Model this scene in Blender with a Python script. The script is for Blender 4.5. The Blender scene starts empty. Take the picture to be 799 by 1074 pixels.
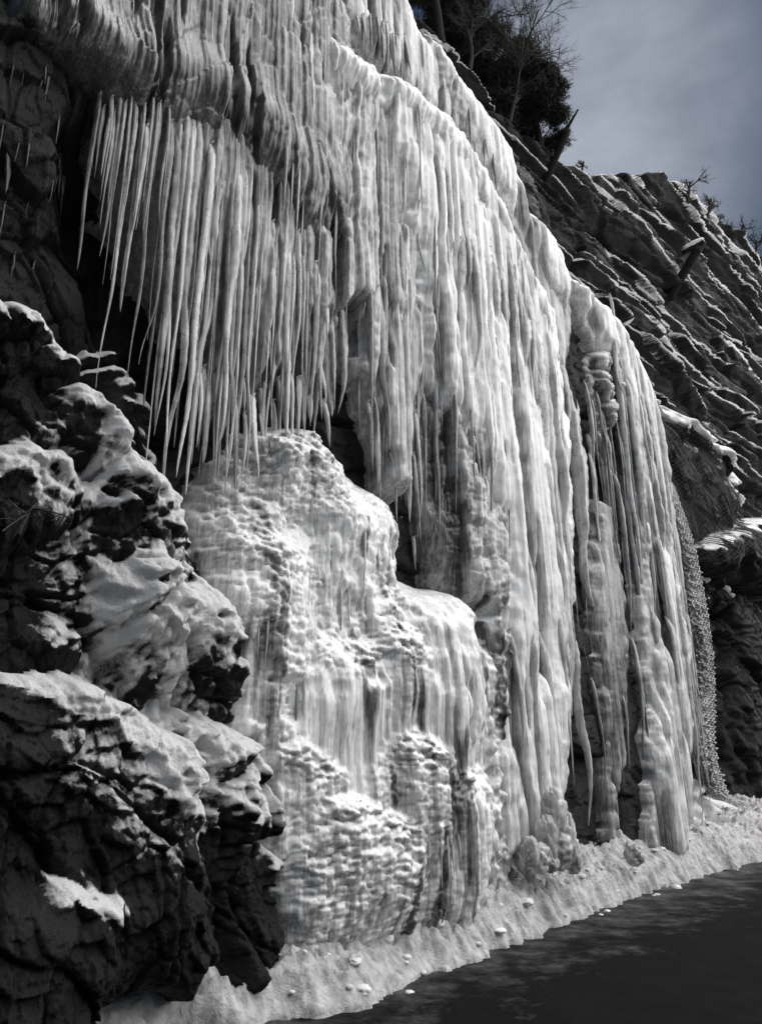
import bpy, math, random
import numpy as np
from mathutils import Vector, Matrix

random.seed(7)
RNG = np.random.default_rng(7)
SC = bpy.context.scene
COL = SC.collection

# ------------------------------------------------------------------ camera geometry and wall frame
F, CX, CY, PITCH, CAMZ = 776.0, 399.5, 537.0, math.radians(18), 1.6
CP, SP = math.cos(PITCH), math.sin(PITCH)
O = np.array([-.66, 6.4, 0.0])
D = np.array([.702, .712, 0.0]); D /= np.linalg.norm(D)      # along the cliff, away from the viewer
N = np.array([D[1], -D[0], 0.0])                             # out of the cliff, towards the road
LEAN = .03
CAM = np.array([0, 0, CAMZ])


def ray(px, py):
    a = (px - CX) / F; b = (CY - py) / F
    return np.array([a, CP - b * SP, b * CP + SP])


def unproj(px, py, w=0.0, lean=LEAN):
    """wall coordinates (u, v) of the point seen at px, py on the plane that stands w in front of the leaning cliff plane"""
    r = ray(px, py)
    t = (w - ((CAM - O) @ N + lean * CAMZ)) / (r @ N + lean * r[2])
    P = CAM + t * r
    return (P - O) @ D, P[2]


def wpos(u, v, w, lean=LEAN):
    u = np.asarray(u, float); v = np.asarray(v, float); w = np.asarray(w, float)
    k = w - lean * v
    return np.stack([O[0] + D[0] * u + N[0] * k, O[1] + D[1] * u + N[1] * k, v + 0 * u], -1)


def proj(P):
    X, Y, Z = P[..., 0], P[..., 1], P[..., 2] - CAMZ
    dep = Y * CP + Z * SP
    up = -Y * SP + Z * CP
    dep = np.maximum(dep, .3)
    return CX + F * X / dep, CY - F * up / dep, dep


def z_at(P, py):
    """height straight above / below P that is seen at row py"""
    b = (CY - py) / F
    return CAMZ + P[1] * (b * CP + SP) / (CP - b * SP)


# ------------------------------------------------------------------ noise
def h2(i, j, seed):
    i = i.astype(np.int64); j = j.astype(np.int64)
    n = (i * 374761393 + j * 668265263 + seed * 1442695041) & 0xFFFFFFFF
    n = ((n ^ (n >> 13)) * 1274126177) & 0xFFFFFFFF
    n = (n ^ (n >> 16)) * 2246822519 & 0xFFFFFFFF
    return ((n ^ (n >> 15)) & 0xFFFFFF) / float(0xFFFFFF)


def vn(x, y, seed=0):
    i = np.floor(x); j = np.floor(y); fx = x - i; fy = y - j
    fx = fx * fx * fx * (fx * (fx * 6 - 15) + 10); fy = fy * fy * fy * (fy * (fy * 6 - 15) + 10)
    a = h2(i, j, seed); b = h2(i + 1, j, seed); c = h2(i, j + 1, seed); d = h2(i + 1, j + 1, seed)
    return (a + (b - a) * fx + (c - a) * fy + (a - b - c + d) * fx * fy) * 2 - 1


def fbm(x, y, seed=0, o=4):
    s = 0; a = 1; t = 0
    for k in range(o):
        s = s + a * vn(x, y, seed + 17 * k); t += a
        x = x * 2.03 + 3.1; y = y * 2.03 + 1.7; a *= .5
    return s / t


def cells(x, y, seed=0):
    """nearest random centre: offset to it (dx, dy) and a random number of that cell, and F2-F1"""
    i0 = np.floor(x); j0 = np.floor(y)
    best = np.full(x.shape, 9.0); sec = np.full(x.shape, 9.0)
    bx = np.zeros(x.shape); by = np.zeros(x.shape); bi = np.zeros(x.shape); bj = np.zeros(x.shape)
    for di in (-1, 0, 1):
        for dj in (-1, 0, 1):
            i = i0 + di; j = j0 + dj
            dx = x - i - .1 - .8 * h2(i, j, seed); dy = y - j - .1 - .8 * h2(i, j, seed + 5)
            d = dx * dx + dy * dy
            m = d < best
            sec = np.where(m, best, np.minimum(sec, d))
            best = np.where(m, d, best); bx = np.where(m, dx, bx); by = np.where(m, dy, by)
            bi = np.where(m, i, bi); bj = np.where(m, j, bj)
    return bx, by, bi, bj, np.sqrt(sec) - np.sqrt(best)


def facets(u, v, seed=0, scales=((1.3, .3), (.55, .16), (.23, .07), (.1, .03))):
    """broken rock: every cell is a tilted plane"""
    w = 0
    uu = u + .25 * fbm(u * .9, v * .9, seed + 3, 3); vv = v + .25 * fbm(u * .9 + 9, v * .9, seed + 4, 3)
    for k, (s, a) in enumerate(scales):
        dx, dy, i, j, e = cells(uu / s + k * 3.3, vv / s * .8 + k, seed + 31 * k)
        g1 = h2(i, j, seed + 100 + k) - .5; g2 = h2(i, j, seed + 200 + k) - .5; g0 = h2(i, j, seed + 300 + k) - .5
        w = w + a * (g0 * 1.1 + g1 * dx * 1.3 + (g2 * 1.3 - .35) * dy) - a * .35 * np.clip(.09 - e, 0, .09) / .09
    return w


def columns(u, v, seed=0, amps=((.27, .075), (.115, .07), (.052, .045), (.025, .022)), wander=1.0):
    """frozen runnels: round vertical ribs that wander, fuse and part"""
    w = 0
    uu = u + wander * (.08 * vn(u * 1.3, v * .22, seed) + .02 * vn(u * 5, v * .4, seed + 1))
    for k, (s, a) in enumerate(amps):
        x = uu / s + k * .37 + .25 * vn(u * .8 / s, v * .25, seed + 9 + k)
        i0 = np.floor(x); best = np.zeros(x.shape)
        for di in (-1, 0, 1):
            i = i0 + di
            c = i + .2 + .6 * h2(i, i * 0, seed + 50 + k)
            hw = .45 + .3 * h2(i, i * 0 + 1, seed + 60 + k)
            am = .35 + .65 * h2(i, i * 0 + 2, seed + 70 + k)
            am = am * (.85 + .3 * vn(i * 7.7, v * .30 / (.5 + s), seed + 80 + k))
            p = np.sqrt(np.clip(1 - ((x - c) / hw) ** 2, 0, 1)) * am
            best = np.maximum(best, p)
        w = w + a * best
    return w + .014 * fbm(uu * 45, v * 1.6, seed + 5, 3) + .002 * fbm(u * 18, v * 22, seed + 6, 2)


def cauli(u, v, seed=0, scales=((.42, .13), (.19, .075), (.085, .034))):
    """frozen spray: heaped cauliflower domes, undercut below"""
    w = 0
    uu = u + .08 * fbm(u * 3, v * 3, seed, 2); vv = v + .08 * fbm(u * 3 + 5, v * 3, seed + 1, 2)
    for k, (s, a) in enumerate(scales):
        dx, dy, i, j, e = cells(uu / s + k * 1.7, vv / s * 1.15 + k * 2.9, seed + 13 * k)
        dy = np.where(dy < 0, dy * 1.25, dy * .9)
        am = .45 + .75 * h2(i, j, seed + 90 + k)
        w = w + a * am * np.sqrt(np.clip(1 - (dx * dx + dy * dy) * 1.5, 0, 1))
    return w


def poly_sd(px, py, poly):
    """signed distance (in the units of px, py), positive inside"""
    d = np.full(px.shape, 1e18); s = np.zeros(px.shape, bool)
    n = len(poly)
    for k in range(n):
        ax, ay = poly[k]; bx, by = poly[(k + 1) % n]
        ex, ey = bx - ax, by - ay
        t = np.clip(((px - ax) * ex + (py - ay) * ey) / (ex * ex + ey * ey), 0, 1)
        d = np.minimum(d, (px - ax - t * ex) ** 2 + (py - ay - t * ey) ** 2)
        if ay != by:
            c = ((ay > py) != (by > py)) & (px < ex * (py - ay) / (by - ay) + ax)
            s ^= c
    d = np.sqrt(d)
    return np.where(s, d, -d)


def interp(poly, t):
    """point at fraction t of a polyline"""
    p = np.array(poly, float); L = np.r_[0, np.cumsum(np.hypot(*np.diff(p, axis=0).T))]; s = t * L[-1]
    return np.interp(s, L, p[:, 0]), np.interp(s, L, p[:, 1])


def sstep(a, b, x):
    t = np.clip((x - a) / (b - a), 0, 1); return t * t * (3 - 2 * t)


# ------------------------------------------------------------------ objects
def tag(o, label=None, cat=None, group=None, kind=None):
    if label: o['label'] = label
    if cat: o['category'] = cat
    if group: o['group'] = group
    if kind: o['kind'] = kind
    return o


def empty(name, P):
    o = bpy.data.objects.new(name, None); o.empty_display_size = .2
    o.location = [float(c) for c in P]; COL.objects.link(o); return o


def mesh_obj(name, V, Fq, mat, parent=None, base=None, attr=None, smooth=True):
    """one mesh object from arrays; V in world space, Fq (n,3) or (n,4); base = origin"""
    V = np.asarray(V, float)
    if base is None: base = V.mean(0) * [1, 1, 0] + [0, 0, V[:, 2].min()]
    base = np.asarray(base, float)
    me = bpy.data.meshes.new(name)
    Fq = np.asarray(Fq); n, k = Fq.shape
    me.vertices.add(len(V)); me.vertices.foreach_set('co', (V - base).astype(np.float32).ravel())
    me.loops.add(n * k); me.loops.foreach_set('vertex_index', Fq.astype(np.int32).ravel())
    me.polygons.add(n); me.polygons.foreach_set('loop_start', np.arange(0, n * k, k, dtype=np.int32))
    if smooth: me.polygons.foreach_set('use_smooth', np.ones(n, bool))
    me.update(calc_edges=True)
    for an, av in (attr or {}).items():
        a = me.attributes.new(an, 'FLOAT', 'POINT'); a.data.foreach_set('value', np.asarray(av, np.float32).ravel())
    me.materials.append(mat)
    o = bpy.data.objects.new(name, me); COL.objects.link(o)
    if parent is not None:
        o.parent = parent; o.location = [float(c) for c in base - np.array(parent.location)]
    else:
        o.location = [float(c) for c in base]
    return o


def grid_obj(name, P, keep, mat, attr=None, flip=False, **kw):
    """height-field mesh from a (rows, cols, 3) array, faces only where all four corners are kept"""
    r, c = P.shape[:2]
    q = keep[:-1, :-1] | keep[1:, :-1] | keep[:-1, 1:] | keep[1:, 1:]
    idx = np.arange(r * c).reshape(r, c)
    a = [idx[:-1, :-1][q], idx[:-1, 1:][q], idx[1:, 1:][q], idx[1:, :-1][q]]
    if flip: a = a[::-1]
    Fq = np.stack(a, -1)
    used = np.unique(Fq); remap = np.full(r * c, -1); remap[used] = np.arange(len(used))
    at = {k: np.asarray(x).reshape(-1)[used] for k, x in (attr or {}).items()}
    return mesh_obj(name, P.reshape(-1, 3)[used], remap[Fq], mat, attr=at, **kw)


# ------------------------------------------------------------------ materials
def new_mat(name):
    m = bpy.data.materials.new(name); m.use_nodes = True
    nt = m.node_tree; b = nt.nodes['Principled BSDF']
    return m, nt, b


def nd(nt, t, **kw):
    n = nt.nodes.new(t)
    for k, v in kw.items():
        if k in n.inputs.keys() if isinstance(k, str) else False: n.inputs[k].default_value = v
        else: setattr(n, k, v)
    return n


def pos(nt, scale=(1, 1, 1)):
    g = nt.nodes.new('ShaderNodeNewGeometry'); m = nt.nodes.new('ShaderNodeMapping')
    m.inputs['Scale'].default_value = scale; nt.links.new(g.outputs['Position'], m.inputs['Vector']); return m.outputs[0]


def noise(nt, vec, scale, detail=4, rough=.55, dist=0.0):
    n = nt.nodes.new('ShaderNodeTexNoise'); n.inputs['Scale'].default_value = scale; n.inputs['Detail'].default_value = detail
    n.inputs['Roughness'].default_value = rough; n.inputs['Distortion'].default_value = dist
    nt.links.new(vec, n.inputs['Vector']); return n.outputs['Fac']


def ramp(nt, fac, stops, interp='LINEAR'):
    r = nt.nodes.new('ShaderNodeValToRGB'); e = r.color_ramp.elements; r.color_ramp.interpolation = interp
    while len(e) < len(stops): e.new(.5)
    for k, (p, c) in enumerate(stops):
        e[k].position = p; e[k].color = (c, c, c, 1) if isinstance(c, (int, float)) else (*c, 1)
    nt.links.new(fac, r.inputs['Fac']); return r.outputs['Color']


def math_(nt, op, a, b=None, clamp=False):
    n = nt.nodes.new('ShaderNodeMath'); n.operation = op; n.use_clamp = clamp
    for k, x in enumerate((a, b)):
        if x is None: continue
        if isinstance(x, (int, float)): n.inputs[k].default_value = x
        else: nt.links.new(x, n.inputs[k])
    return n.outputs[0]


def mix(nt, fac, a, b):
    n = nt.nodes.new('ShaderNodeMix'); n.data_type = 'RGBA'
    if isinstance(fac, (int, float)): n.inputs[0].default_value = fac
    else: nt.links.new(fac, n.inputs[0])
    for k, x in ((6, a), (7, b)):
        if isinstance(x, tuple): n.inputs[k].default_value = (*x, 1)
        else: nt.links.new(x, n.inputs[k])
    return n.outputs[2]


def bump(nt, b, h, strength=.5, dist=.02, prev=None):
    n = nt.nodes.new('ShaderNodeBump'); n.inputs['Strength'].default_value = strength; n.inputs['Distance'].default_value = dist
    nt.links.new(h, n.inputs['Height'])
    if prev is not None: nt.links.new(prev, n.inputs['Normal'])
    nt.links.new(n.outputs[0], b.inputs['Normal']); return n.outputs[0]


def attr_(nt, name):
    a = nt.nodes.new('ShaderNodeAttribute'); a.attribute_name = name; return a.outputs['Fac']


def ice_material(name, default_milk=None, clear=0.0):
    """milky white where thick and full of air, glassy grey where thin over the rock ('milk' is the ice thickness stored on the mesh)"""
    m, nt, b = new_mat(name)
    streak = noise(nt, pos(nt, (9, 9, 1.2)), 1.6, 5, .6, .4)
    blot = noise(nt, pos(nt), 5.5, 4, .6)
    fac = attr_(nt, 'milk') if default_milk is None else None
    if fac is None:
        v = nt.nodes.new('ShaderNodeValue'); v.outputs[0].default_value = default_milk; fac = v.outputs[0]
    fine = noise(nt, pos(nt, (40, 40, 2.2)), 1.3, 4, .6, .3)
    f = math_(nt, 'ADD', fac, math_(nt, 'MULTIPLY', math_(nt, 'SUBTRACT', streak, .5), .5))
    f = math_(nt, 'ADD', f, math_(nt, 'MULTIPLY', math_(nt, 'SUBTRACT', fine, .5), .8))
    f = math_(nt, 'ADD', f, math_(nt, 'MULTIPLY', math_(nt, 'SUBTRACT', blot, .5), .5), True)
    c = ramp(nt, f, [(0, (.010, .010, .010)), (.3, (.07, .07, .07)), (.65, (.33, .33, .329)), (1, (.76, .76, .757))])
    nt.links.new(c, b.inputs['Base Color'])
    rg = ramp(nt, blot, [(.3, .2), (.7, .42)])
    nt.links.new(rg, b.inputs['Roughness'])
    b.inputs['IOR'].default_value = 1.31; b.inputs['Coat Weight'].default_value = .35; b.inputs['Coat Roughness'].default_value = .1; b.inputs['Coat IOR'].default_value = 1.31
    if clear: b.inputs['Transmission Weight'].default_value = clear
    b.inputs['Subsurface Weight'].default_value = .15
    b.inputs['Subsurface Radius'].default_value = (.05, .052, .055)
    b.inputs['Subsurface Scale'].default_value = 1.0
    n1 = noise(nt, pos(nt, (55, 55, 12)), 1.0, 4, .6, .3)
    n2 = noise(nt, pos(nt, (10, 10, 4)), 1.0, 3, .5)
    p = bump(nt, b, n2, .22, .03)
    bump(nt, b, n1, .5, .01, p)
    return m


def rock_material(name, lo=.012, hi=.06, frost=True, frost_c=.5, soft_k=4.0):
    m, nt, b = new_mat(name)
    P = pos(nt)
    n = noise(nt, P, 2.2, 7, .65, .3)
    c = ramp(nt, n, [(.3, lo), (.7, hi)])
    n3 = noise(nt, P, 17, 6, .7)
    # frost and blown snow lying on what faces upward, more where the mesh carries 'frost'
    g = nt.nodes.new('ShaderNodeNewGeometry'); sx = nt.nodes.new('ShaderNodeSeparateXYZ'); nt.links.new(g.outputs['Normal'], sx.inputs[0])
    k = math_(nt, 'ADD', math_(nt, 'MULTIPLY', sx.outputs[2], .75), math_(nt, 'MULTIPLY', n3, .9))
    if frost: k = math_(nt, 'ADD', k, attr_(nt, 'frost'))
    k = ramp(nt, k, [(1.02, 0), (1.3, 1)]) if False else math_(nt, 'MULTIPLY', math_(nt, 'SUBTRACT', math_(nt, 'ADD', k, math_(nt, 'MULTIPLY', math_(nt, 'SUBTRACT', noise(nt, P, 60, 4, .7), .5), .7)), 1.0), soft_k, True)
    c2 = mix(nt, k, c, (frost_c, frost_c, frost_c))
    nt.links.new(c2, b.inputs['Base Color'])
    r = ramp(nt, n3, [(.35, .32), (.65, .75)]); nt.links.new(r, b.inputs['Roughness']); b.inputs['Specular IOR Level'].default_value = .14
    p = bump(nt, b, noise(nt, P, 7, 9, .72, .2), .9, .07)
    bump(nt, b, noise(nt, P, 45, 6, .7), .85, .02, p)
    return m


def snow_material(name, c=.82, dirt=.0, rough=1.0):
    m, nt, b = new_mat(name)
    P = pos(nt)
    n = noise(nt, P, 9, 6, .65)
    col = ramp(nt, n, [(.28, c * (.72 - dirt)), (.62, c)])
    nt.links.new(col, b.inputs['Base Color']); b.inputs['Roughness'].default_value = .55
    b.inputs['Subsurface Weight'].default_value = .25; b.inputs['Subsurface Radius'].default_value = (.02, .02, .022); b.inputs['Subsurface Scale'].default_value = 1
    p = bump(nt, b, noise(nt, P, 22 if rough == 1 else 13, 7, .7, .4), .7, .04 * rough)
    bump(nt, b, noise(nt, P, 90, 3, .6), .5, .008, p)
    return m


M_ICE = ice_material('milky_ice')
M_ICICLE = ice_material('icicle_ice', None, .3)
M_ROCK = rock_material('wet_dark_rock', .006, .030, True, .5)
M_OUT = rock_material('frosted_outcrop_rock', .005, .024, True, .74, 1.7)
M_HILL = rock_material('hillside_rock', .003, .012, True, .66)
M_SNOW = snow_material('snow')
M_BANK = snow_material('ploughed_snow', .56, .34, 2.6)


def simple(name, c, rough, bs=30, bstr=.4, var=.4):
    m, nt, b = new_mat(name); P = pos(nt)
    n = noise(nt, P, bs, 5, .6); nt.links.new(ramp(nt, n, [(.3, tuple(x * (1 - var) for x in c)), (.7, c)]), b.inputs['Base Color'])
    b.inputs['Roughness'].default_value = rough; b.inputs['Specular IOR Level'].default_value = .2; bump(nt, b, n, bstr, .02); return m


M_BARK = simple('dark_bark', (.015, .014, .013), .95)
M_NEEDLE = simple('pine_needles', (.022, .026, .02), .8, 6)
M_TWIG = simple('bare_twig_bark', (.05, .046, .043), .85)
M_WIRE = simple('galvanised_wire', (.09, .09, .09), .5)
M_TIMBER = simple('weathered_timber', (.012, .0115, .011), .95, 14)

# ------------------------------------------------------------------ the wall grid: even in the picture, true in space
class Grid:
    """a sheet of wall coordinates; plane(w) gives its picture coordinates when it stands w in front of the wall plane"""
    def __init__(self, gu, gv):
        self.U, self.V = np.meshgrid(gu, gv); self.cache = {}

    def plane(self, w):
        k = round(w, 2)
        if k not in self.cache: self.cache[k] = proj(wpos(self.U, self.V, k))
        return self.cache[k]


gu = np.array([unproj(x, 500.0)[0] for x in np.arange(-110, 800, 1.4)])
gu = gu[gu < 11.5]
gv = np.array([unproj(330.0, y)[1] for y in np.arange(1250, -190, -1.75)])
gv = np.concatenate([gv[gv > -.4], np.arange(gv.max(), 17.5, .035)[1:]])
G1 = Grid(gu, gv); U, V = G1.U, G1.V
gu2 = 6.5 * np.exp(np.arange(0, 2.45, .0062))
gv2 = np.arange(-.4, 30, .045)


def blur(a, n=1):
    for _ in range(n):
        p = np.pad(a, 1, mode='edge')
        a = (p[:-2, 1:-1] + p[2:, 1:-1] + p[1:-1, :-2] + p[1:-1, 2:] + 4 * p[1:-1, 1:-1]) / 8
    return a


def slope_up(W, U, V):
    """how far a height-field faces upward (z of its unit normal)"""
    dv = np.gradient(W, axis=0) / np.gradient(V, axis=0); du = np.gradient(W, axis=1) / np.gradient(U, axis=1)
    return -(dv - LEAN) / np.sqrt(1 + dv * dv + du * du)


# --- cliff rock behind the ice
EDGE = [(380, -120), (430, 0), (470, 55), (510, 112), (545, 165), (562, 212), (590, 250), (607, 295), (640, 320), (660, 355), (680, 405),
        (688, 450), (698, 520), (714, 600), (728, 680), (730, 760), (730, 900), (730, 1100)]
px0, py0, dep0 = G1.plane(0.0)
ex = np.interp(py0, [p[1] for p in EDGE], [p[0] for p in EDGE])
ru = np.array([unproj(p[0], p[1])[0] for p in EDGE]); rv = np.array([unproj(p[0], p[1])[1] for p in EDGE])
o_ = np.argsort(rv); UE = np.interp(V, rv[o_], ru[o_])           # u of the buttress's far corner at each height
beyond = np.clip(U - UE, 0, 9)
DROP = np.minimum(beyond * 1.6, 3.4)


def soft(px, py, dep, poly, soft_px):
    return sstep(-soft_px, soft_px, poly_sd(px, py, poly))


ROCK = -.24 + .65 * facets(U, V, 3)
SLOT = [(598, 330), (625, 330), (655, 420), (672, 540), (684, 640), (692, 740), (700, 890), (610, 895), (604, 700), (600, 500)]
ROCK = np.where(soft(px0, py0, dep0, SLOT, 10) > .5, ROCK * .6, ROCK)
ROCK += .25 * soft(px0, py0, dep0, [(-80, 20), (60, 20), (110, 60), (110, 120), (60, 250), (110, 300), (90, 340), (-80, 330)], 30)
ROCK -= .45 * soft(px0, py0, dep0, [(60, 150), (115, 110), (200, 200), (240, 400), (190, 470), (110, 300)], 25)
ROCK -= DROP
frost = .12 * fbm(U * 1.1, V * 1.1, 8, 3) - .12 + .0 * U
cl = grid_obj('cliff', wpos(U, V, ROCK), np.ones_like(U, bool), M_ROCK, attr={'frost': frost}, base=wpos(0., 0., 0.))
tag(cl, 'dark wet rock face of the roadside cliff behind the ice', 'cliff', kind='structure')

# ------------------------------------------------------------------ ice bodies
G1.rock = ROCK; G1.top = ROCK.copy(); G1.drop = DROP


def body(name, poly, w, R, texture, milk, label, cat, wf=None, ragged=0.0, seed=0, fade=0.0, empty_base=False, mottle=.0, parent=None, mat=None, g=None, groove_shade=.72, edge=.05, frost=0.0, topfrost=.35, gaps=.52, mf=None):
    """a mass of ice (or rock) frozen on the wall: rounded outline, w in front of the wall, textured by ribs or domes"""
    g = g or G1
    U, V = g.U, g.V
    px, py, dep = g.plane(w)
    xs = [p[0] for p in poly]; ys = [p[1] for p in poly]
    m = (px > min(xs) - 40) & (px < max(xs) + 40) & (py > min(ys) - 40) & (py < max(ys) + 40)
    rr = np.where(m.any(1))[0]; cc = np.where(m.any(0))[0]
    s = np.s_[rr[0]:rr[-1] + 1, cc[0]:cc[-1] + 1]
    u, v, qx, qy, sc = U[s], V[s], px[s], py[s], dep[s] / F
    sd = poly_sd(qx, qy, poly) * sc
    sd = sd + edge * fbm(u * 4, v * 4, seed + 40, 3)
    if ragged:
        low = sstep(.35, .9, (qy - min(ys)) / (max(ys) - min(ys)))
        sd = sd - ragged * low * (.5 + .5 * vn(u * 7, v * .2, seed + 41)) - ragged * .5 * low * (.5 + .5 * vn(u * 19, v * .3, seed + 42))
    prof = np.sqrt(np.clip(1 - (1 - np.clip(sd / R, 0, 1)) ** 2, 0, 1))
    W = w - R + R * prof
    inn = sstep(0, R * .8, sd)
    if wf is not None: W = W + wf(qx, qy) * 1.0
    tx = texture(u, v) * (fade + (1 - fade) * inn)
    W = W + tx
    if gaps:
        gp0 = fbm(u * 4.2 + .3 * vn(u * 3, v * .5, seed + 46), v * .32, seed + 47, 3) + .5 * fbm(u * 13, v * .5, seed + 48, 2)
        W = W - .16 * sstep(.16, .42, gp0) * inn
    if mottle: W = W - mottle * np.clip(fbm(u * 2.2, v * 1.1, seed + 43, 4) + .1, 0, 1)
    W = np.where(sd > 0, W, W + sd * 5 - .02)
    W = W - g.drop[s]
    thick = W - g.rock[s]
    keep = (W > g.top[s] - .12) & (sd > -.12)
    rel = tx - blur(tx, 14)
    mk = milk + groove_shade * np.clip(rel / .06, -1.2, .8) * .5 + .25 * np.clip((thick - .3) / .5, -1, .4) + .16 * fbm(u * 1.5, v * .8, seed + 44, 3)  # besides thickness, shade painted in: grooves darker, rib crests lighter
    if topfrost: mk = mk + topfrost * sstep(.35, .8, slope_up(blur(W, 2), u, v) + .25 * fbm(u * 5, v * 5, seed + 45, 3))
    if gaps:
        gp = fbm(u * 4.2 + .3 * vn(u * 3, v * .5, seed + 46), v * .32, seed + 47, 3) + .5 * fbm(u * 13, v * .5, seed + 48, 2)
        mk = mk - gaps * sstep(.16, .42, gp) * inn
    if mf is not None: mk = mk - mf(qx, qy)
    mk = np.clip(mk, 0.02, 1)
    P = wpos(u, v, W)
    if not keep.any(): print('EMPTY', name); return None
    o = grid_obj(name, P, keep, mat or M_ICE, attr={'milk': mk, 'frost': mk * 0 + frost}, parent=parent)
    if parent is None: tag(o, label, cat)
    g.top[s] = np.where(sd > 0, np.maximum(g.top[s], W), g.top[s])
    return o


def thing(name, px, py, w, label, cat, group=None):
    u, v = unproj(px, py, w)
    return tag(empty(name, wpos(u, v, w)), label, cat, group)


# --- icicles: tapering, rippled, fluted, each a mesh of its own
def icicle_mesh(P, length, r0, seed, milk=.8, blunt=0.0, sides=None):
    sides = sides or (11 if r0 > .025 else 8)
    rg = np.random.default_rng(seed)
    n = int(np.clip(length / .045, 12, 70))
    t = np.linspace(0, 1, n); a = np.arange(sides) / sides * 2 * np.pi
    taper = (1 - t) ** rg.uniform(.5, 1.25) * (1 - blunt) + blunt * np.sqrt(np.clip(1 - t ** 4, 0, 1))
    r = r0 * taper * (1 - .55 * np.exp(-t * length / (.08 + 1.5 * r0)))
    z = -t * length
    r = r * (1 + .07 * np.sin(t * length / rg.uniform(.018, .03)) + .16 * vn(t * length * 6, t * 0 + seed, 3) + .14 * vn(t * length * 2, t * 0 + seed, 4))
    fl = 1 + .16 * np.cos(a * rg.integers(2, 4) + rg.uniform(0, 6)) + .10 * np.cos(a * 5 + rg.uniform(0, 6))
    tw = .12 * vn(t[:, None] * length * 3 + a[None] * 3, a[None] * 2 + seed + t[:, None] * 0, 5)
    rad = r[:, None] * (fl[None] + tw) + .002
    bx = r0 * 1.5 * vn(t * length * 1.2, t * 0 + seed * 1.3, 6) * t; by = r0 * 1.5 * vn(t * length * 1.2, t * 0 + seed * 2.3, 7) * t
    ins = -1.5 * r0 * np.exp(-t * length / (.10 + 2.5 * r0))
    bx = bx + N[0] * ins; by = by + N[1] * ins
    X = P[0] + bx[:, None] + rad * np.cos(a)[None]; Y = P[1] + by[:, None] + rad * np.sin(a)[None]; Z = P[2] + z[:, None] + 0 * a[None]
    Vv = np.stack([X, Y, Z], -1).reshape(-1, 3)
    idx = np.arange(n * sides).reshape(n, sides); nx = np.roll(idx, -1, 1)
    Fq = np.stack([idx[:-1], idx[1:], nx[1:], nx[:-1]], -1).reshape(-1, 4)
    Vv = np.vstack([Vv, [[P[0] + bx[-1], P[1] + by[-1], P[2] - length - .012]], [[P[0], P[1], P[2] + .01]]])
    tip = np.stack([idx[-1], np.full(sides, len(Vv) - 2), nx[-1], nx[-1]], -1)
    tip = np.stack([idx[-1], np.full(sides, len(Vv) - 2), nx[-1]], -1)
    cap = np.stack([idx[0], nx[0], np.full(sides, len(Vv) - 1)], -1)
    mk = milk + .12 * vn(t[:, None] * length * 3 + 0 * a[None], a[None] + seed + 0 * t[:, None], 8) - .12 * t[:, None] ** 3
    mk = np.r_[np.clip(mk, 0, 1).ravel(), milk, milk]
    return Vv, Fq, np.vstack([tip, cap]), mk


ICN = [0]
ALL_FRINGE = {}


def icicle(px, py, tip, rpx, w, parent, milk=.8, blunt=0.0, name='icicle'):
    u, v = unproj(px, py, w)
    P = wpos(u, v, w); dep = proj(P)[2]
    z1 = z_at(P, tip); L = max(.06, v - z1)
    ICN[0] += 1
    Vv, Fq, T3, mk = icicle_mesh(P, L, max(.006, rpx * dep / F), 1000 + ICN[0] * 7, milk, blunt)
    me = bpy.data.meshes.new(name)
    base = P
    faces = [tuple(q) for q in Fq.tolist()] + [tuple(q) for q in T3.tolist()]
    me.from_pydata((Vv - base).tolist(), [], faces)
    me.polygons.foreach_set('use_smooth', np.ones(len(faces), bool))
    a = me.attributes.new('milk', 'FLOAT', 'POINT'); a.data.foreach_set('value', mk.astype(np.float32))
    me.materials.append(M_ICICLE)
    o = bpy.data.objects.new(name, me); COL.objects.link(o)
    if parent is not None:
        o.parent = parent; o.location = [float(c) for c in base - np.array(parent.location)]
    else: o.location = [float(c) for c in base]
    return o


def surface_w(px, py):
    """how far the outermost surface built so far stands in front of the wall plane where the picture shows px, py"""
    qx, qy, qd = SURF[0]
    d = (qx - px) ** 2 + (qy - py) ** 2
    k = np.argmin(d + qd * 3.0); return float(G1.top.ravel()[k])


SURF = [None]


def fringe(parent, roots, tips, n, rpx, w, jit=(8, 30), milk=.8, wj=.06, seed=0, short=.25, blunt=0.0):
    """n icicles hung along the polyline roots, their tips about the polyline tips"""
    rg = np.random.default_rng(900 + seed)
    if w is None: SURF[0] = [a.ravel() for a in proj(wpos(U, V, G1.top))]
    for k in range(n):
        t = (k + rg.uniform(.1, .9)) / n
        x, y = interp(roots, t); _, ty = interp(tips, t)
        x += rg.normal(0, 1.5); y += rg.uniform(-jit[0], jit[0]); ty += rg.uniform(-jit[1], jit[1])
        f = 1.0
        if rg.random() < short: f = rg.uniform(.25, .7)
        ty = y + (ty - y) * f
        if ty < y + 6: ty = y + 6
        wk = (surface_w(x, y) - .015) if w is None else w + rg.uniform(-wj, wj)
        icicle(x, y, ty, rg.uniform(*rpx) * (.6 + .4 * f), wk, parent, milk + rg.uniform(-.12, .12), blunt)


#__BODIES__
# 1 apron of glassy ice over the top left, its shade painted in as grey
LIP = [(40, 50), (75, 72), (110, 92), (150, 100), (190, 112), (230, 140), (262, 165), (300, 215), (345, 250), (380, 210)]


def apron_w(x, y):
    ly = np.interp(x, [p[0] for p in LIP], [p[1] for p in LIP])
    return .12 * np.exp(-((ly - 30 - y) / 38.0) ** 2) - .10 * sstep(0, 40, y - ly) + .10 * sstep(330, 230, x) * sstep(60, 0, ly - y)


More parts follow.
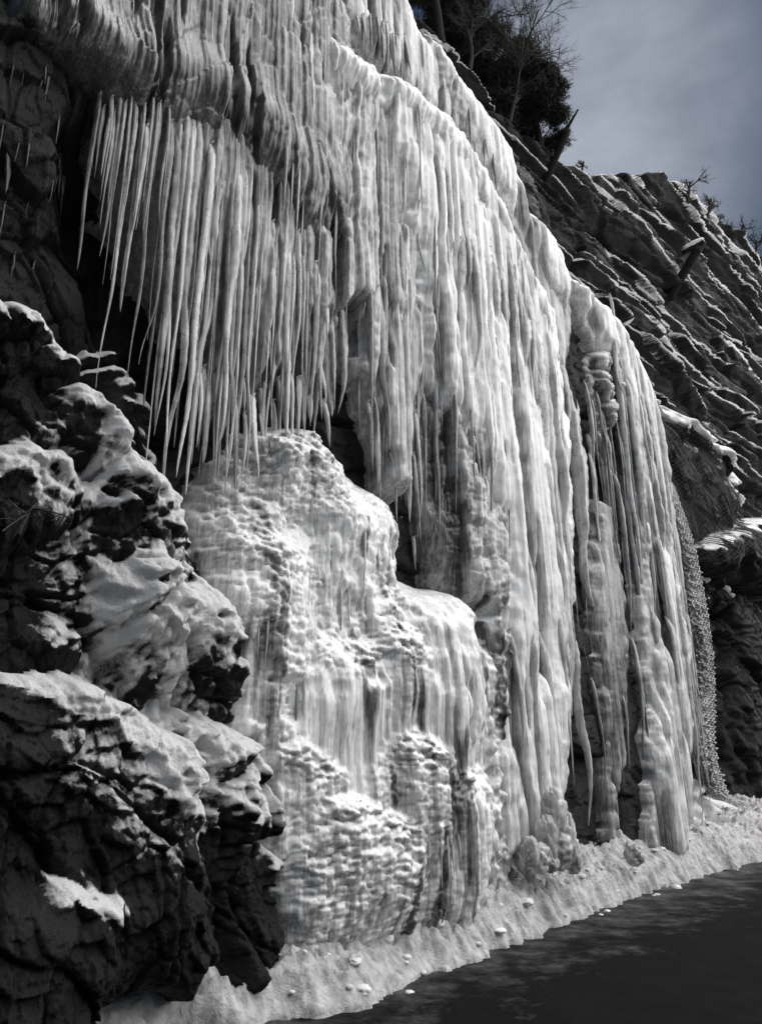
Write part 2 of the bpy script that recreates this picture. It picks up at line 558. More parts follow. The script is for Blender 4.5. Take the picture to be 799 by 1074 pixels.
body('ice_apron', [(30, -170), (300, -170), (350, -60), (372, 20), (385, 110), (385, 250), (345, 320), (300, 290), (262, 240), (230, 215), (190, 185), (150, 160), (112, 130), (75, 85), (40, 52), (15, 10)],
     .05, .32, lambda u, v: .5 * cauli(u, v * .4, 21, ((.9, .16), (.4, .09), (.16, .03))) + .8 * columns(u, v, 31), .22,
     'grey glassy ice apron draped over the upper left lip of the frozen waterfall', 'ice', wf=apron_w, ragged=.16, seed=21, topfrost=.05, groove_shade=.4, fade=.5, gaps=.25)

# 2 left curtain
t2 = thing('icicle_curtain', 200, 120, .2, 'curtain of long separate icicles hanging at the upper left before dark rock', 'icicles')
body('ice_sheet', [(98, 62), (125, 34), (190, 48), (265, 84), (312, 130), (352, 190), (348, 330), (345, 415), (315, 425), (285, 430), (255, 445), (232, 400), (212, 330), (190, 250), (165, 190), (140, 150), (108, 112)],
     .20, .75, lambda u, v: columns(u, v, 31), .60, '', '', ragged=.22, seed=31, fade=.4, mf=lambda x, y: .34 * sstep(70, -10, y - np.interp(x, [p[0] for p in LIP], [p[1] for p in LIP])), parent=t2)
t2b = thing('icicle_fringe', 130, 90, .2, 'thin separate grey icicles at the left end of the curtain, before the dark hollow', 'icicles')
fringe(t2b, [(106, 100), (160, 112), (215, 142)], [(110, 230), (150, 320), (215, 345)], 30, (1.0, 3.6), .20, (18, 70), .55, seed=1, short=.5)
fringe(t2b, [(120, 106), (200, 132), (255, 168)], [(120, 330), (170, 370), (250, 470)], 24, (1.8, 5.2), .24, (18, 60), .66, seed=2, short=.35)
fringe(t2, [(190, 120), (262, 170)], [(200, 480), (262, 500)], 12, (2.2, 6.5), .26, (30, 40), .82, seed=3, short=.3)
fringe(t2, [(250, 180), (345, 280)], [(255, 500), (345, 430)], 20, (1.6, 6.2), .24, (40, 35), .85, seed=4, short=.35)
fringe(t2, [(205, 375), (262, 415), (345, 395)], [(205, 480), (262, 505), (345, 448)], 26, (2.5, 6), .12, (25, 25), .84, wj=.1, seed=48, short=.3)
fringe(t2, [(200, 200), (345, 300)], [(200, 440), (345, 420)], 24, (1.2, 2.8), None, (50, 50), .8, seed=40, short=.4)

# 3 middle sheet
t3 = thing('icicle_curtain', 340, 200, .05, 'mottled grey curtain of ice between the left icicles and the tall main fall', 'icicles')
body('ice_sheet', [(275, -40), (345, 20), (400, 80), (436, 190), (440, 330), (437, 420), (430, 500), (405, 480), (392, 440), (385, 330), (372, 330), (362, 420), (320, 425), (295, 360), (300, 150)],
     .14, .2, lambda u, v: columns(u, v, 41) + .1 * cauli(u, v, 42), .52, '', '', ragged=.22, seed=41, mottle=.16, parent=t3)
body('ice_sheet', [(380, 230), (442, 230), (446, 400), (440, 510), (426, 530), (406, 512), (394, 470), (384, 400)], .12, .14, lambda u, v: 1.2 * columns(u, v, 43), .66, '', '', ragged=.13, seed=43, parent=t3, fade=.6)
fringe(t3, [(388, 420), (440, 450)], [(390, 500), (440, 545)], 12, (2.5, 6), .12, (25, 25), .8, seed=49)
fringe(t3, [(300, 230), (362, 300)], [(300, 440), (362, 425)], 16, (4, 8), .10, (30, 15), .8, seed=5)
fringe(t3, [(378, 160), (440, 210)], [(385, 440), (436, 470)], 20, (3.5, 7.5), .12, (40, 30), .78, seed=6)
fringe(t3, [(385, 250), (440, 270)], [(392, 470), (440, 500)], 14, (2, 6), .2, (60, 25), .8, seed=41)
fringe(t3, [(300, 120), (430, 180)], [(300, 260), (430, 400)], 26, (1, 2.6), None, (50, 50), .75, seed=42)
fringe(t3, [(352, 170), (392, 190)], [(352, 280), (392, 270)], 8, (2, 4), .1, (10, 30), .8, seed=7)

# 5 upper tier behind the main ridge
t5 = thing('ice_terrace', 500, 160, -.1, 'smooth terrace of ice stepping down the skyline below the pine trees', 'ice')
body('ice_sheet', [(330, -170), (405, -100), (436, -10), (452, 30), (484, 72), (514, 112), (547, 165), (560, 212), (590, 245), (605, 290), (610, 340), (600, 420), (580, 400), (555, 320), (520, 230), (470, 150), (400, 80), (350, 20), (320, -60)],
     .0, .35, lambda u, v: .6 * columns(u, v, 51), .62, '', '', seed=51, parent=t5)
body('ice_lip', [(452, 20), (484, 68), (516, 112), (549, 165), (562, 215), (590, 248), (606, 292), (600, 340), (575, 300), (540, 230), (500, 160), (462, 80)],
     .12, .25, lambda u, v: .5 * columns(u, v, 52), .68, '', '', seed=52, parent=t5)
fringe(t5, [(375, 8), (428, 40)], [(378, 45), (425, 85)], 18, (1.5, 3.5), .12, (6, 14), .6, seed=8)
fringe(t5, [(480, 90), (520, 150)], [(485, 150), (520, 200)], 12, (1.5, 3), .1, (8, 14), .6, seed=9)

# 4 main curtain
t4 = thing('frozen_waterfall', 530, 500, .25, 'tall main frozen fall of fused white columns from the ridge to the roadside snow', 'frozen waterfall')
body('ice_sheet', [(325, -30), (365, 40), (405, 75), (450, 98), (490, 138), (522, 190), (552, 258), (585, 325), (600, 420), (606, 520), (612, 640), (610, 760), (602, 870), (560, 905), (510, 925), (512, 800), (514, 700), (522, 620), (517, 540), (500, 490), (474, 440), (452, 400), (446, 330), (432, 230), (400, 120), (350, 72)],
     .28, .25, lambda u, v: columns(u, v, 61), .86, '', '', ragged=.08, seed=61, mottle=.10, parent=t4, fade=.5)
body('ice_ridge', [(392, 62), (412, 66), (450, 92), (490, 130), (524, 182), (554, 250), (588, 322), (598, 400), (575, 370), (545, 300), (515, 240), (480, 180), (440, 138), (405, 104)],
     .36, .3, lambda u, v: .8 * columns(u, v, 62), .80, '', '', seed=62, parent=t4)
fringe(t4, [(440, 140), (520, 240)], [(445, 330), (520, 480)], 14, (3, 7), None, (20, 70), .85, seed=10, short=.4)
fringe(t4, [(480, 200), (560, 300)], [(488, 470), (570, 620)], 14, (4, 9), None, (20, 70), .9, seed=11, short=.4)
fringe(t4, [(545, 300), (600, 420)], [(550, 700), (606, 780)], 12, (4, 8), None, (30, 60), .88, seed=12, short=.4)
fringe(t4, [(500, 620), (606, 640)], [(505, 800), (606, 870)], 12, (3, 6), None, (60, 40), .85, seed=13)

fringe(t4, [(420, 110), (600, 380)], [(425, 300), (605, 700)], 32, (1.2, 3.2), None, (40, 90), .85, seed=43, short=.6)
body('rock_glaze', [(450, 370), (480, 390), (535, 420), (545, 520), (540, 650), (480, 640), (462, 570), (452, 480)],
     .22, .3, lambda u, v: .7 * columns(u, v, 66) + .4 * cauli(u, v, 67), .56, '', '', seed=66, mottle=.16, parent=t4)

fringe(t4, [(445, 400), (530, 440)], [(450, 520), (530, 560)], 14, (1.2, 3.5), None, (25, 40), .65, seed=44)
# 6 slot between main fall and pillar
t7 = thing('ice_column', 645, 700, -.25, 'narrow grey ice column standing in the dark slot beside the far pillar', 'ice')
body('ice_sheet', [(626, 520), (645, 528), (655, 600), (664, 700), (660, 800), (655, 885), (635, 888), (630, 800), (622, 700), (618, 600)],
     -.02, .16, lambda u, v: .8 * columns(u, v, 71), .5, '', '', seed=71, ragged=.06, parent=t7)
fringe(t7, [(618, 480), (668, 520)], [(622, 640), (668, 700)], 9, (2, 4), .02, (30, 50), .7, seed=14)
fringe(t7, [(622, 700), (690, 690)], [(625, 860), (690, 800)], 9, (2, 4), .02, (40, 60), .7, seed=15)
fringe(t7, [(612, 420), (672, 460)], [(614, 560), (676, 640)], 12, (1.2, 3), .06, (30, 60), .6, seed=45)
t8 = thing('ice_lump', 638, 420, .0, 'knobbly snow dusted ice lump with short icicles at the top of the dark slot', 'ice')
body('ice_knob', [(616, 372), (630, 358), (648, 366), (656, 390), (658, 425), (650, 452), (628, 462), (618, 430)],
     .0, .25, lambda u, v: cauli(u, v, 81), .6, '', '', seed=81, parent=t8)
fringe(t8, [(620, 450), (656, 450)], [(622, 520), (656, 515)], 12, (2, 4), .0, (8, 25), .75, seed=16)

# 7 far pillar
t6 = thing('ice_pillar', 690, 640, .25, 'far right pillar of fused ice beside the snowy wire netting', 'ice')
body('ice_sheet', [(598, 285), (625, 302), (652, 335), (670, 362), (690, 405), (697, 450), (702, 520), (716, 600), (729, 680), (733, 760), (732, 905), (688, 905), (684, 780), (686, 720), (680, 640), (670, 540), (655, 430), (640, 375), (612, 335)],
     .14, .22, lambda u, v: .9 * columns(u, v, 91), .80, '', '', seed=91, ragged=.05, parent=t6)
fringe(t6, [(640, 350), (692, 440)], [(665, 600), (712, 840)], 12, (3, 6), None, (25, 60), .82, seed=17, short=.5)
fringe(t6, [(678, 560), (722, 660)], [(690, 800), (722, 870)], 10, (2.5, 5), None, (40, 40), .8, seed=18)
fringe(t6, [(662, 520), (695, 700)], [(666, 700), (695, 790)], 8, (2.5, 5), None, (25, 40), .75, seed=19)

fringe(t6, [(640, 330), (722, 640)], [(650, 500), (726, 840)], 24, (1.1, 2.6), None, (30, 60), .8, seed=46)
# 8 the mound of spray ice: one surface, its heaps split into the things that can be told apart
MOUND = [(258, 455), (285, 422), (325, 410), (362, 425), (390, 452), (424, 484), (450, 522), (462, 590), (500, 612), (520, 640), (530, 720), (532, 900), (526, 1010), (290, 1040), (276, 940), (262, 820), (246, 730), (234, 620), (240, 530)]
HEAPS = [  # top x, y, half width, bottom, bulge, skirt of runnels, label
    (482, 610, 44, 860, .30, .95, 'smooth round ice dome with a fluted skirt left of the main columns'),
    (438, 770, 36, 990, .17, .6, 'ice heap with a frosted cap low down below the round dome'),
    (486, 800, 42, 1000, .19, .75, 'wide fluted ice heap at the snow bank below the round dome'),
    (390, 850, 36, 1010, .16, .45, 'pale knobbly ice cone at the foot of the cauliflower mound'),
    (340, 880, 48, 1020, .11, .45, 'low lumpy ice heap beside the foot of the dark rock outcrop'),
    (362, 662, 44, 800, .20, .9, 'dark streaked ice shelf in the middle of the cauliflower mound'),
    (310, 770, 52, 960, .07, .5, 'scaly ice hump in the lower left of the cauliflower mound'),
    (292, 560, 42, 740, .16, .45, 'scaly ice hump on the left flank below the hanging icicles'),
    (400, 496, 46, 640, .24, .6, 'bright frosted ice shoulder at the top of the cauliflower mound'),
    (352, 430, 40, 560, .16, .3, 'rounded icy crown of the mound right under the middle icicles'),
    (425, 660, 34, 800, .20, .8, 'fluted ice bulge between the streaked shelf and the round dome'),
    (352, 835, 30, 960, .14, .4, 'snow dusted lump in the lower middle of the cauliflower mound'),
    (540, 552, 20, 760, .30, .8, 'slim ice bulge with knobbly top halfway down the main fall')]


def mound():
    U, V = G1.U, G1.V
    px, py, dep = G1.plane(.45)
    m = (px > 195) & (px < 600) & (py > 370) & (py < 1010)
    rr = np.where(m.any(1))[0]; cc = np.where(m.any(0))[0]; s = np.s_[rr[0]:rr[-1] + 1, cc[0]:cc[-1] + 1]
    u, v, x, y, sc = U[s], V[s], px[s], py[s], dep[s] / F
    sd = poly_sd(x, y, MOUND) * sc + .06 * fbm(u * 4, v * 4, 801, 3)
    sd2 = poly_sd(x, y, [(516, 545), (526, 535), (548, 555), (560, 590), (563, 700), (560, 800), (515, 800), (518, 650)]) * sc
    R = .75
    base = .08 + .40 * sstep(430, 900, y) - R * .8 + R * .8 * np.sqrt(np.clip(1 - (1 - np.clip(sd / R, 0, 1)) ** 2, 0, 1))
    base = np.where(sd > 0, base, base + sd * 4)
    xw = x + 16 * fbm(u * 2.2, v * 2.2, 802, 3); yw = y + 14 * fbm(u * 2.2 + 7, v * 2.2, 803, 3)
    B = np.zeros_like(x); own = np.full(x.shape, -1); fl = np.full(x.shape, .25); top = np.zeros_like(x)
    for k, (cx, ty, rx, by, A, sk, lab) in enumerate(HEAPS):
        X = (xw - cx) / (rx * 1.12); Y = (yw - ty) / rx
        b = np.clip(1 - X * X, 0, 1) ** .55 * np.sqrt(np.clip(1 - (1 - np.clip(Y / 1.6, 0, 1)) ** 2, 0, 1)) * (1 - .8 * sstep(.25, 1.05, (yw - ty) / (by - ty)))
        b = A * b + (base * 0 + (.22 - base) * (k == 12)) * (b > .05)
        w_ = b > B
        own = np.where(w_ & (b > .05), k, own); fl = np.where(w_ & (b > .02), sk * sstep(.35, 1.2, Y) + .1 * sk, fl); B = np.maximum(B, b)
    B = blur(B, 22); fl = blur(fl, 30)
    nz = sstep(-.25, .35, fbm(u * 1.3, v * 1.0, 804, 3))
    ca = cauli(u, v, 805, ((.22, .035), (.105, .056), (.056, .05), (.03, .03))); co_ = columns(u, v, 806, ((.2, .06), (.1, .06), (.045, .034), (.024, .014)), wander=1.6)
    tx = (1 - fl) * ca * (.55 + .6 * nz) + (fl + .22) * co_ * .85
    W = base + B + tx * sstep(-.05, .25, sd)
    W = W - .22 * np.clip(fbm(u * 2.4, v * 1.3, 807, 4) - .18, 0, 1)
    W = W - DROP[s]
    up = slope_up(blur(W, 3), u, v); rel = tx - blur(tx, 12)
    mk = .70 + .55 * np.clip(rel / .05, -1.2, 1) * .5 + .26 * fbm(u * 1.2, v * .8, 808, 4) + .22 * fl + .6 * sstep(.25, .75, up + .35 * fbm(u * 5, v * 5, 809, 3))  # creases between knobs carry painted shade; upward faces white with frost
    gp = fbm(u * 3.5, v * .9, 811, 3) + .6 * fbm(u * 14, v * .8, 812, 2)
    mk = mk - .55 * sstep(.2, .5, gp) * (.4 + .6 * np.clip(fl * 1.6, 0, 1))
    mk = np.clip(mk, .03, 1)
    keep = (W > G1.top[s] - .12) & ((sd > -.12))
    P = wpos(u, v, W)
    for k in range(len(HEAPS)):                                    # one connected piece for each heap, strays go to the mound
        left = set(map(tuple, np.argwhere(keep & (own == k)))); big = set()
        while left:
            st = [left.pop()]; comp = set(st)
            while st:
                i, j = st.pop()
                for q in ((i + 1, j), (i - 1, j), (i, j + 1), (i, j - 1)):
                    if q in left: left.remove(q); comp.add(q); st.append(q)
            if len(comp) > len(big): comp, big = big, comp
            for q in comp: own[q] = -1
    for k in range(-1, len(HEAPS)):
        kk = keep & (own == k)
        e = kk[:-1, :-1]
        kk2 = np.zeros_like(kk); kk2[:-1, :-1] = e
        if kk2.sum() < 10: continue
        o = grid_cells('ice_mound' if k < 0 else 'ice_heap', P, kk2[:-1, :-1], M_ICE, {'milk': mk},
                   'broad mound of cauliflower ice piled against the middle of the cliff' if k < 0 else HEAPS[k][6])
        MO.append(o)
    G1.top[s] = np.where(sd > 0, np.maximum(G1.top[s], W), G1.top[s])
    return MO[0]


MO = []


def grid_cells(name, P, q, mat, attr, label=None, cat='ice', parent=None):
    """the grid cells marked in q as one mesh; neighbours made this way meet without a gap"""
    r, c = P.shape[:2]; idx = np.arange(r * c).reshape(r, c)
    Fq = np.stack([idx[:-1, :-1][q], idx[:-1, 1:][q], idx[1:, 1:][q], idx[1:, :-1][q]], -1)
    used = np.unique(Fq); remap = np.full(r * c, -1); remap[used] = np.arange(len(used))
    o = mesh_obj(name, P.reshape(-1, 3)[used], remap[Fq], mat, attr={k: np.asarray(x).reshape(-1)[used] for k, x in attr.items()}, parent=parent)
    if label: tag(o, label, cat)
    return o


mo = mound()
for rts, n in (([(262, 640), (340, 600), (440, 640)], 18), ([(260, 760), (330, 690), (400, 690)], 20), ([(440, 690), (520, 700)], 18), ([(300, 540), (440, 560)], 14), ([(420, 850), (515, 880)], 18)):
    fringe(mo, rts, [(x, y + 55) for x, y in rts], n, (1.4, 3.4), None, (22, 25), .7, seed=47 + n + rts[0][0])

# ------------------------------------------------------------------ blobs of splash ice at the foot of the main fall
def blob_mesh(P, rx, rz, seed, n=26, m=18, lumpy=0.0):
    th = np.linspace(0, np.pi, m)[:, None]; ph = (np.arange(n) / n * 2 * np.pi)[None]
    nz = 1 + .16 * vn(ph * 1.6 + seed + th * 0, th * 2.2 + seed, 3) * np.sin(th) + .07 * vn(np.cos(ph) * 4 + seed, th * 5 + np.sin(ph) * 4, 4)
    if lumpy:
        dx, dy, i, j, e = cells(np.cos(ph) * 2.6 + 0 * th + seed, th * 3.2 + np.sin(ph) * 1.6, seed)
        nz = nz + lumpy * (np.sqrt(np.clip(1 - (dx * dx + dy * dy) * 1.6, 0, 1)) - .5) * np.sin(th) ** .5
    X = rx * np.sin(th) ** .8 * np.cos(ph) * nz; Y = rx * np.sin(th) ** .8 * np.sin(ph) * nz; Z = rz * np.cos(th) * nz + 0 * ph
    Vv = np.stack([P[0] + X, P[1] + Y, P[2] + Z], -1).reshape(-1, 3)
    idx = np.arange(n * m).reshape(m, n); nx = np.roll(idx, -1, 1)
    return Vv, np.stack([idx[:-1], idx[1:], nx[1:], nx[:-1]], -1).reshape(-1, 4)


SPL = 'splash ice blobs at the foot of the main fall'
for k, (bx, by, r, h, lab) in enumerate([
        (580, 852, 12, 24, 'tall rounded ice blob, uppermost of the splash heap at the main fall foot'),
        (573, 880, 10, 22, 'upright ice blob left of the tall one in the splash heap'),
        (594, 878, 9, 24, 'finger shaped ice blob on the right side of the splash heap'),
        (585, 892, 13, 18, 'fat ice blob in the middle of the splash heap'),
        (565, 900, 11, 14, 'low ice blob at the left foot of the splash heap'),
        (601, 898, 8, 16, 'small ice blob at the right foot of the splash heap, by the dark slot'),
        (556, 893, 8, 14, 'narrow ice blob leaning on the fluted column left of the splash heap'),
        (664, 897, 9, 10, 'squat snow capped ice blob standing alone before the dark slot'),
        (576, 905, 9, 9, 'smallest ice blob sunk in snow at the front of the splash heap')]):
    w = .55 if k != 7 else .35
    u, v = unproj(bx, by, w); P = wpos(u, v, w); sc = proj(P)[2] / F
    Vv, Fq = blob_mesh(P, r * sc, h * sc, 40 + k * 3, 44, 34, .34)
    o = mesh_obj('ice_blob', Vv, Fq, M_ICICLE, attr={'milk': .8 + .15 * vn(Vv[:, 0] * 9, Vv[:, 2] * 9, k)})
    tag(o, lab, 'ice', SPL)


# ------------------------------------------------------------------ the rock outcrop in front on the left
def ledge_field(poly, w, R, seed, g=G1, rough=1.0):
    px, py, dep = g.plane(w)
    sd = poly_sd(px, py, poly) * dep / F
    sd = sd + .10 * fbm(g.U * 2.5, g.V * 2.5, seed, 4)
    prof = np.sqrt(np.clip(1 - (1 - np.clip(sd / R, 0, 1)) ** 2, 0, 1))
    W = w - R * 1.1 + R * 1.1 * prof
    return np.where(sd > 0, W, W + sd * 4), sd


LEDGES = [
    ([(80, 380), (104, 354), (136, 352), (168, 388), (184, 440), (188, 520), (130, 500), (95, 440)], .06, .45, .5),
    ([(-140, 300), (-40, 296), (30, 308), (72, 340), (95, 370), (100, 400), (60, 410), (-40, 430), (-140, 440)], .30, .35, .9),
    ([(55, 405), (85, 388), (118, 398), (142, 425), (150, 450), (160, 500), (90, 490), (50, 450)], .40, .30, 1),
    ([(-140, 470), (-30, 458), (50, 445), (92, 462), (112, 490), (118, 530), (60, 580), (-140, 600)], .58, .35, .9),
    ([(105, 470), (140, 438), (172, 480), (202, 515), (218, 545), (264, 640), (268, 700), (189, 650), (130, 600), (96, 545)], .45, .4, 1),
    ([(118, 610), (150, 568), (216, 585), (261, 640), (274, 700), (284, 760), (216, 750), (140, 720), (110, 660)], .60, .40, 1),
    ([(-160, 730), (-20, 715), (60, 702), (130, 708), (173, 735), (213, 775), (240, 815), (245, 870), (268, 960), (229, 1060), (-160, 1120)], .95, .50, .6),
    ([(183, 770), (196, 740), (256, 755), (288, 785), (290, 830), (298, 870), (312, 910), (318, 980), (311, 1040), (256, 1070), (216, 900)], .62, .35, .8),
    ([(-160, 985), (-20, 950), (40, 928), (80, 925), (132, 955), (140, 990), (132, 1120), (-160, 1180)], 1.20, .35, .5),
    ([(-160, 590), (-30, 580), (40, 610), (90, 650), (120, 690), (60, 730), (-160, 760)], .55, .45, .2)]
MASS = [(-160, 290), (50, 318), (100, 395), (142, 436), (206, 520), (266, 640), (284, 760), (306, 880), (314, 980), (296, 1080), (189, 1130), (-160, 1200)]
WO, sdm = ledge_field(MASS, .25, .5, 300)
WO = WO + 0
parts_l = []
for k, (poly, w, R, fr) in enumerate(LEDGES):
    wk, sk = ledge_field(poly, w, R, 310 + k)
    parts_l.append((wk, sk)); WO = np.maximum(WO, wk)
fc = facets(U, V, 77, ((.7, .16), (.3, .10), (.13, .05), (.06, .018), (.03, .007)))
WO = blur(WO, 3) + fc + .05 * fbm(U * 5, V * 5, 330, 4)
KO = (WO > ROCK - .15) & (sdm > -.35)
tO = tag(empty('rock_outcrop', wpos(-1.6, 0, .6)), 'dark rock outcrop with snowy ledges at the left front beside the icefall', 'rock')
# where snow and rime lie: along the brows of the ledges, thin and broken on the faces
RIME = [([(86, 372), (104, 352), (138, 352), (170, 390), (184, 440), (180, 490), (150, 470), (120, 420)], .1, .8), ([(-80, 290), (0, 300), (40, 312), (78, 345), (96, 372), (70, 376), (30, 340), (-80, 330)], .34, .9), ([(72, 398), (108, 386), (142, 412), (150, 445), (125, 436), (90, 415)], .4, 1),
        ([(-60, 470), (0, 460), (40, 448), (75, 445), (110, 470), (104, 500), (60, 482), (0, 492), (-60, 500)], .58, 1), ([(104, 490), (125, 438), (160, 468), (202, 510), (222, 560), (195, 540), (150, 520), (120, 530)], .45, 1),
        ([(30, 545), (52, 510), (86, 515), (100, 540), (60, 545)], .58, .7), ([(120, 690), (122, 600), (150, 568), (209, 585), (262, 640), (276, 710), (236, 690), (203, 660), (150, 670)], .60, 1),
        ([(30, 705), (60, 698), (130, 704), (169, 730), (213, 770), (224, 805), (210, 850), (179, 840), (160, 795), (128, 752), (80, 730)], .95, 1.1), ([(184, 750), (196, 738), (258, 752), (288, 782), (292, 835), (270, 868), (203, 866), (179, 830), (210, 800)], .62, 1),
        ([(66, 922), (100, 930), (138, 958), (140, 975), (110, 962), (70, 944)], 1.2, 1), ([(284, 850), (300, 866), (314, 915), (306, 930), (294, 885)], .62, .9), ([(40, 660), (110, 650), (120, 700), (60, 705)], .55, .4)]
sn = np.full(U.shape, -.0); owner = np.full(U.shape, -1)
for k, (pl, w, am) in enumerate(RIME):
    px, py, dep = G1.plane(w); d = poly_sd(px, py, pl) + 18 * fbm(U * 4.5, V * 4.5, 340 + k, 4)
    z = am * sstep(-22, 12, d)
    owner = np.where((z > sn) & (z > .5), k, owner); sn = np.maximum(sn, z)
SB = blur(WO, 8)
up = slope_up(blur(SB, 4), U, V)
sn = sn * (.45 + .75 * sstep(-.1, .45, up + .3 * fbm(U * 6, V * 6, 339, 3)))
pxo, pyo, depo = G1.plane(.6)
glz = soft(pxo, pyo, depo, [(70, 440), (120, 380), (160, 430), (225, 520), (265, 680), (290, 860), (265, 930), (200, 900), (140, 860), (80, 800), (90, 720), (80, 600), (40, 500)], 45)
glz = np.maximum(glz, .62 * soft(pxo + 30, pyo, depo, [(70, 735), (180, 760), (220, 860), (215, 930), (100, 900), (60, 820)], 40))
snow_h = .05 * sn + sn * .9 * cauli(U, V, 350, ((.17, .05), (.075, .028), (.036, .012)))
WO = WO * (1 - np.clip(sn, 0, 1)) + np.clip(sn, 0, 1) * (SB + .02) + snow_h
fr = -.34 + 1.5 * sn ** 1.1 + 1.7 * glz * (.60 + .9 * fbm(U * 2.0, V * 1.0, 332, 4) + .5 * fbm(U * 12, V * 1.6, 333, 3)) + .12 * fbm(U * 1.6, V * 1.6, 331, 4) - .15 * sstep(-60, 60, 60 - pxo)
WO = WO + glz * .8 * columns(U, V, 370, ((.1, .03), (.045, .026), (.022, .012)), 2.0)
PO = wpos(U, V, WO)
KO &= WO > G1.top - .2
q = KO[:-1, :-1]
lim = owner * ((sn > .55) & (owner >= 0)) - 1 * ~((sn > .55) & (owner >= 0))
for k in range(-1, len(RIME)):
    qq = q & (lim[:-1, :-1] == k)
    if qq.sum() > 20: grid_cells('rock_face' if k < 0 else 'snow_cap', PO, qq, M_OUT, {'frost': fr}, parent=tO)
G1.top = np.maximum(G1.top, np.where(KO, WO, -9)); G1.rock = np.maximum(G1.rock, np.where(KO, WO - .1, -9))
# glazes of thin ice running down its faces, and their icicles
body('ice_glaze', [(140, 500), (200, 530), (225, 600), (240, 690), (200, 660), (150, 600)], .50, .4, lambda u, v: .5 * columns(u, v, 361) + .4 * cauli(u, v, 363), .45, '', '', seed=361, ragged=.1, parent=tO, mottle=.3)
# faint icicle clusters in the dark hollow at the upper left: each hangs from the rock on its own
HOL = 'icicles hanging in the dark hollow at the upper left'
HL = 'thin grey icicle among many hanging in the dark rock hollow, upper left'
rg = np.random.default_rng(55)
SURF[0] = [a.ravel() for a in proj(wpos(U, V, G1.top))]
for cx, cy, n, ln in [(4, 120, 3, 60), (18, 150, 4, 65), (38, 140, 4, 80), (24, 60, 4, 30), (52, 70, 4, 40), (62, 105, 4, 50), (60, 170, 4, 40), (70, 185, 3, 50), (5, 215, 4, 45), (20, 268, 4, 30), (36, 280, 4, 30), (95, 150, 3, 60), (8, 190, 3, 70), (48, 205, 3, 30)]:
    for q in range(max(2, n - 1)):
        ix, iy = cx + rg.normal(0, 5), cy + rg.normal(0, 6)
        o = icicle(ix, iy, max(iy + 8, cy + ln * rg.uniform(.25, 1.3)), rg.uniform(1.2, 4.2), surface_w(ix, iy) + .005, None, rg.uniform(.08, .3))
        tag(o, HL, 'icicle', HOL)


# ------------------------------------------------------------------ the dark hillside beyond, with snow on its ledges
HW, HLN, HT = -3.0, .14, -2.2
SKY_L = [(470, 60), (520, 120), (553, 152), (575, 160), (600, 170), (625, 178), (640, 179), (660, 180), (680, 182), (695, 189), (705, 192), (720, 204), (742, 219), (765, 239), (785, 255), (799, 268), (850, 310), (900, 360)]
hu = np.array([unproj(*p, w=HT, lean=HLN)[0] for p in SKY_L]); hv = np.array([unproj(*p, w=HT, lean=HLN)[1] for p in SKY_L])
oo = np.argsort(hu); hu, hv = hu[oo], hv[oo]
print('HU', np.round(hu, 1), np.round(hv, 1))
gu2 = gu2[gu2 < min(hu.max(), 75)]
tt = np.r_[np.linspace(0, 1, 640), 1 + np.linspace(0, .35, 40)[1:]]
UH = np.repeat(gu2[None], len(tt), 0); vt = np.interp(gu2, hu, hv)
TT = np.repeat(tt[:, None], len(gu2), 1)
VH = -.4 + (vt + .4)[None] * np.minimum(TT, 1) + np.sqrt(np.clip(TT - 1, 0, 9)) * 1.2


def hill_w(u, v):
    vv = v + 1.0 * fbm(u * .07, v * .10, 400, 3) + .10 * fbm(u * .5, v * 1.4, 401, 3)
    w = 0; tread = 0
    for per, amp, sd_ in ((2.1, .9, 1), (1.0, .5, 2), (.5, .18, 3)):
        x = vv / per +   .3 * vn(u * .12 / per, v * .0 + sd_, 402 + sd_) + .37 * sd_
        i = np.floor(x); p = x - i
        a = amp * np.clip(.62 + .8 * vn(u * .14 / per, i * 3.7, 410 + sd_), .08, 1.15)
        w = w + a * np.where(p < .86, p / .86, (1 - p) / .14)
        tread = np.maximum(tread, sstep(.66, .80, p + .16 * fbm(u * .5, v * 1.5, 430 + sd_, 3)) * sstep(.25, .5, a / amp))
    return w, tread


hw_, tread = hill_w(UH, VH)
WH = HW + hw_ * sstep(1.5, 5, VH) + facets(UH * .3, VH, 420, ((1.6, .28), (.7, .16), (.3, .07), (.13, .03))) - np.clip(TT - 1, 0, 9) * 22
hfrost = -.75 + 1.9 * tread * sstep(-.3, .1, fbm(UH * .22, VH * 1.2, 421, 3)) * sstep(2, 5, VH) + .2 * sstep(.9, 1.0, TT)
hl = grid_obj('hillside', wpos(UH, VH, WH, HLN), np.ones_like(UH, bool), M_HILL, attr={'frost': hfrost}, base=wpos(7., 0., -3.))
tag(hl, 'steep dark rocky hillside with thin snow along its slanting ledges', 'hillside', kind='structure')

HP = wpos(UH, VH, WH, HLN); HQ = [a.ravel() for a in proj(HP)]


def on_hill(px, py, out=0.0):
    """the point of the hillside seen at px, py (the skyline's point if that looks past it), moved out of the slope by out"""
    d = (HQ[0] - px) ** 2 + (HQ[1] - py) ** 2
    k = np.argmin(d + HQ[2] * .6); return HP.reshape(-1, 3)[k] + N * out


def above(A, px, py):
    """the point seen at px, py as far from the viewer as A"""
    r = ray(px, py); return CAM + r * (proj(A)[2])


# the side wall right of the ice: a grid of its own that carries the boulder and the ledges under the netting
G2 = Grid(np.arange(6.5, 22, .035), np.arange(-.4, 13, .035))
G2.rock = HW - HLN * G2.V + LEAN * G2.V - .4; G2.top = G2.rock.copy(); G2.drop = 0 * G2.V


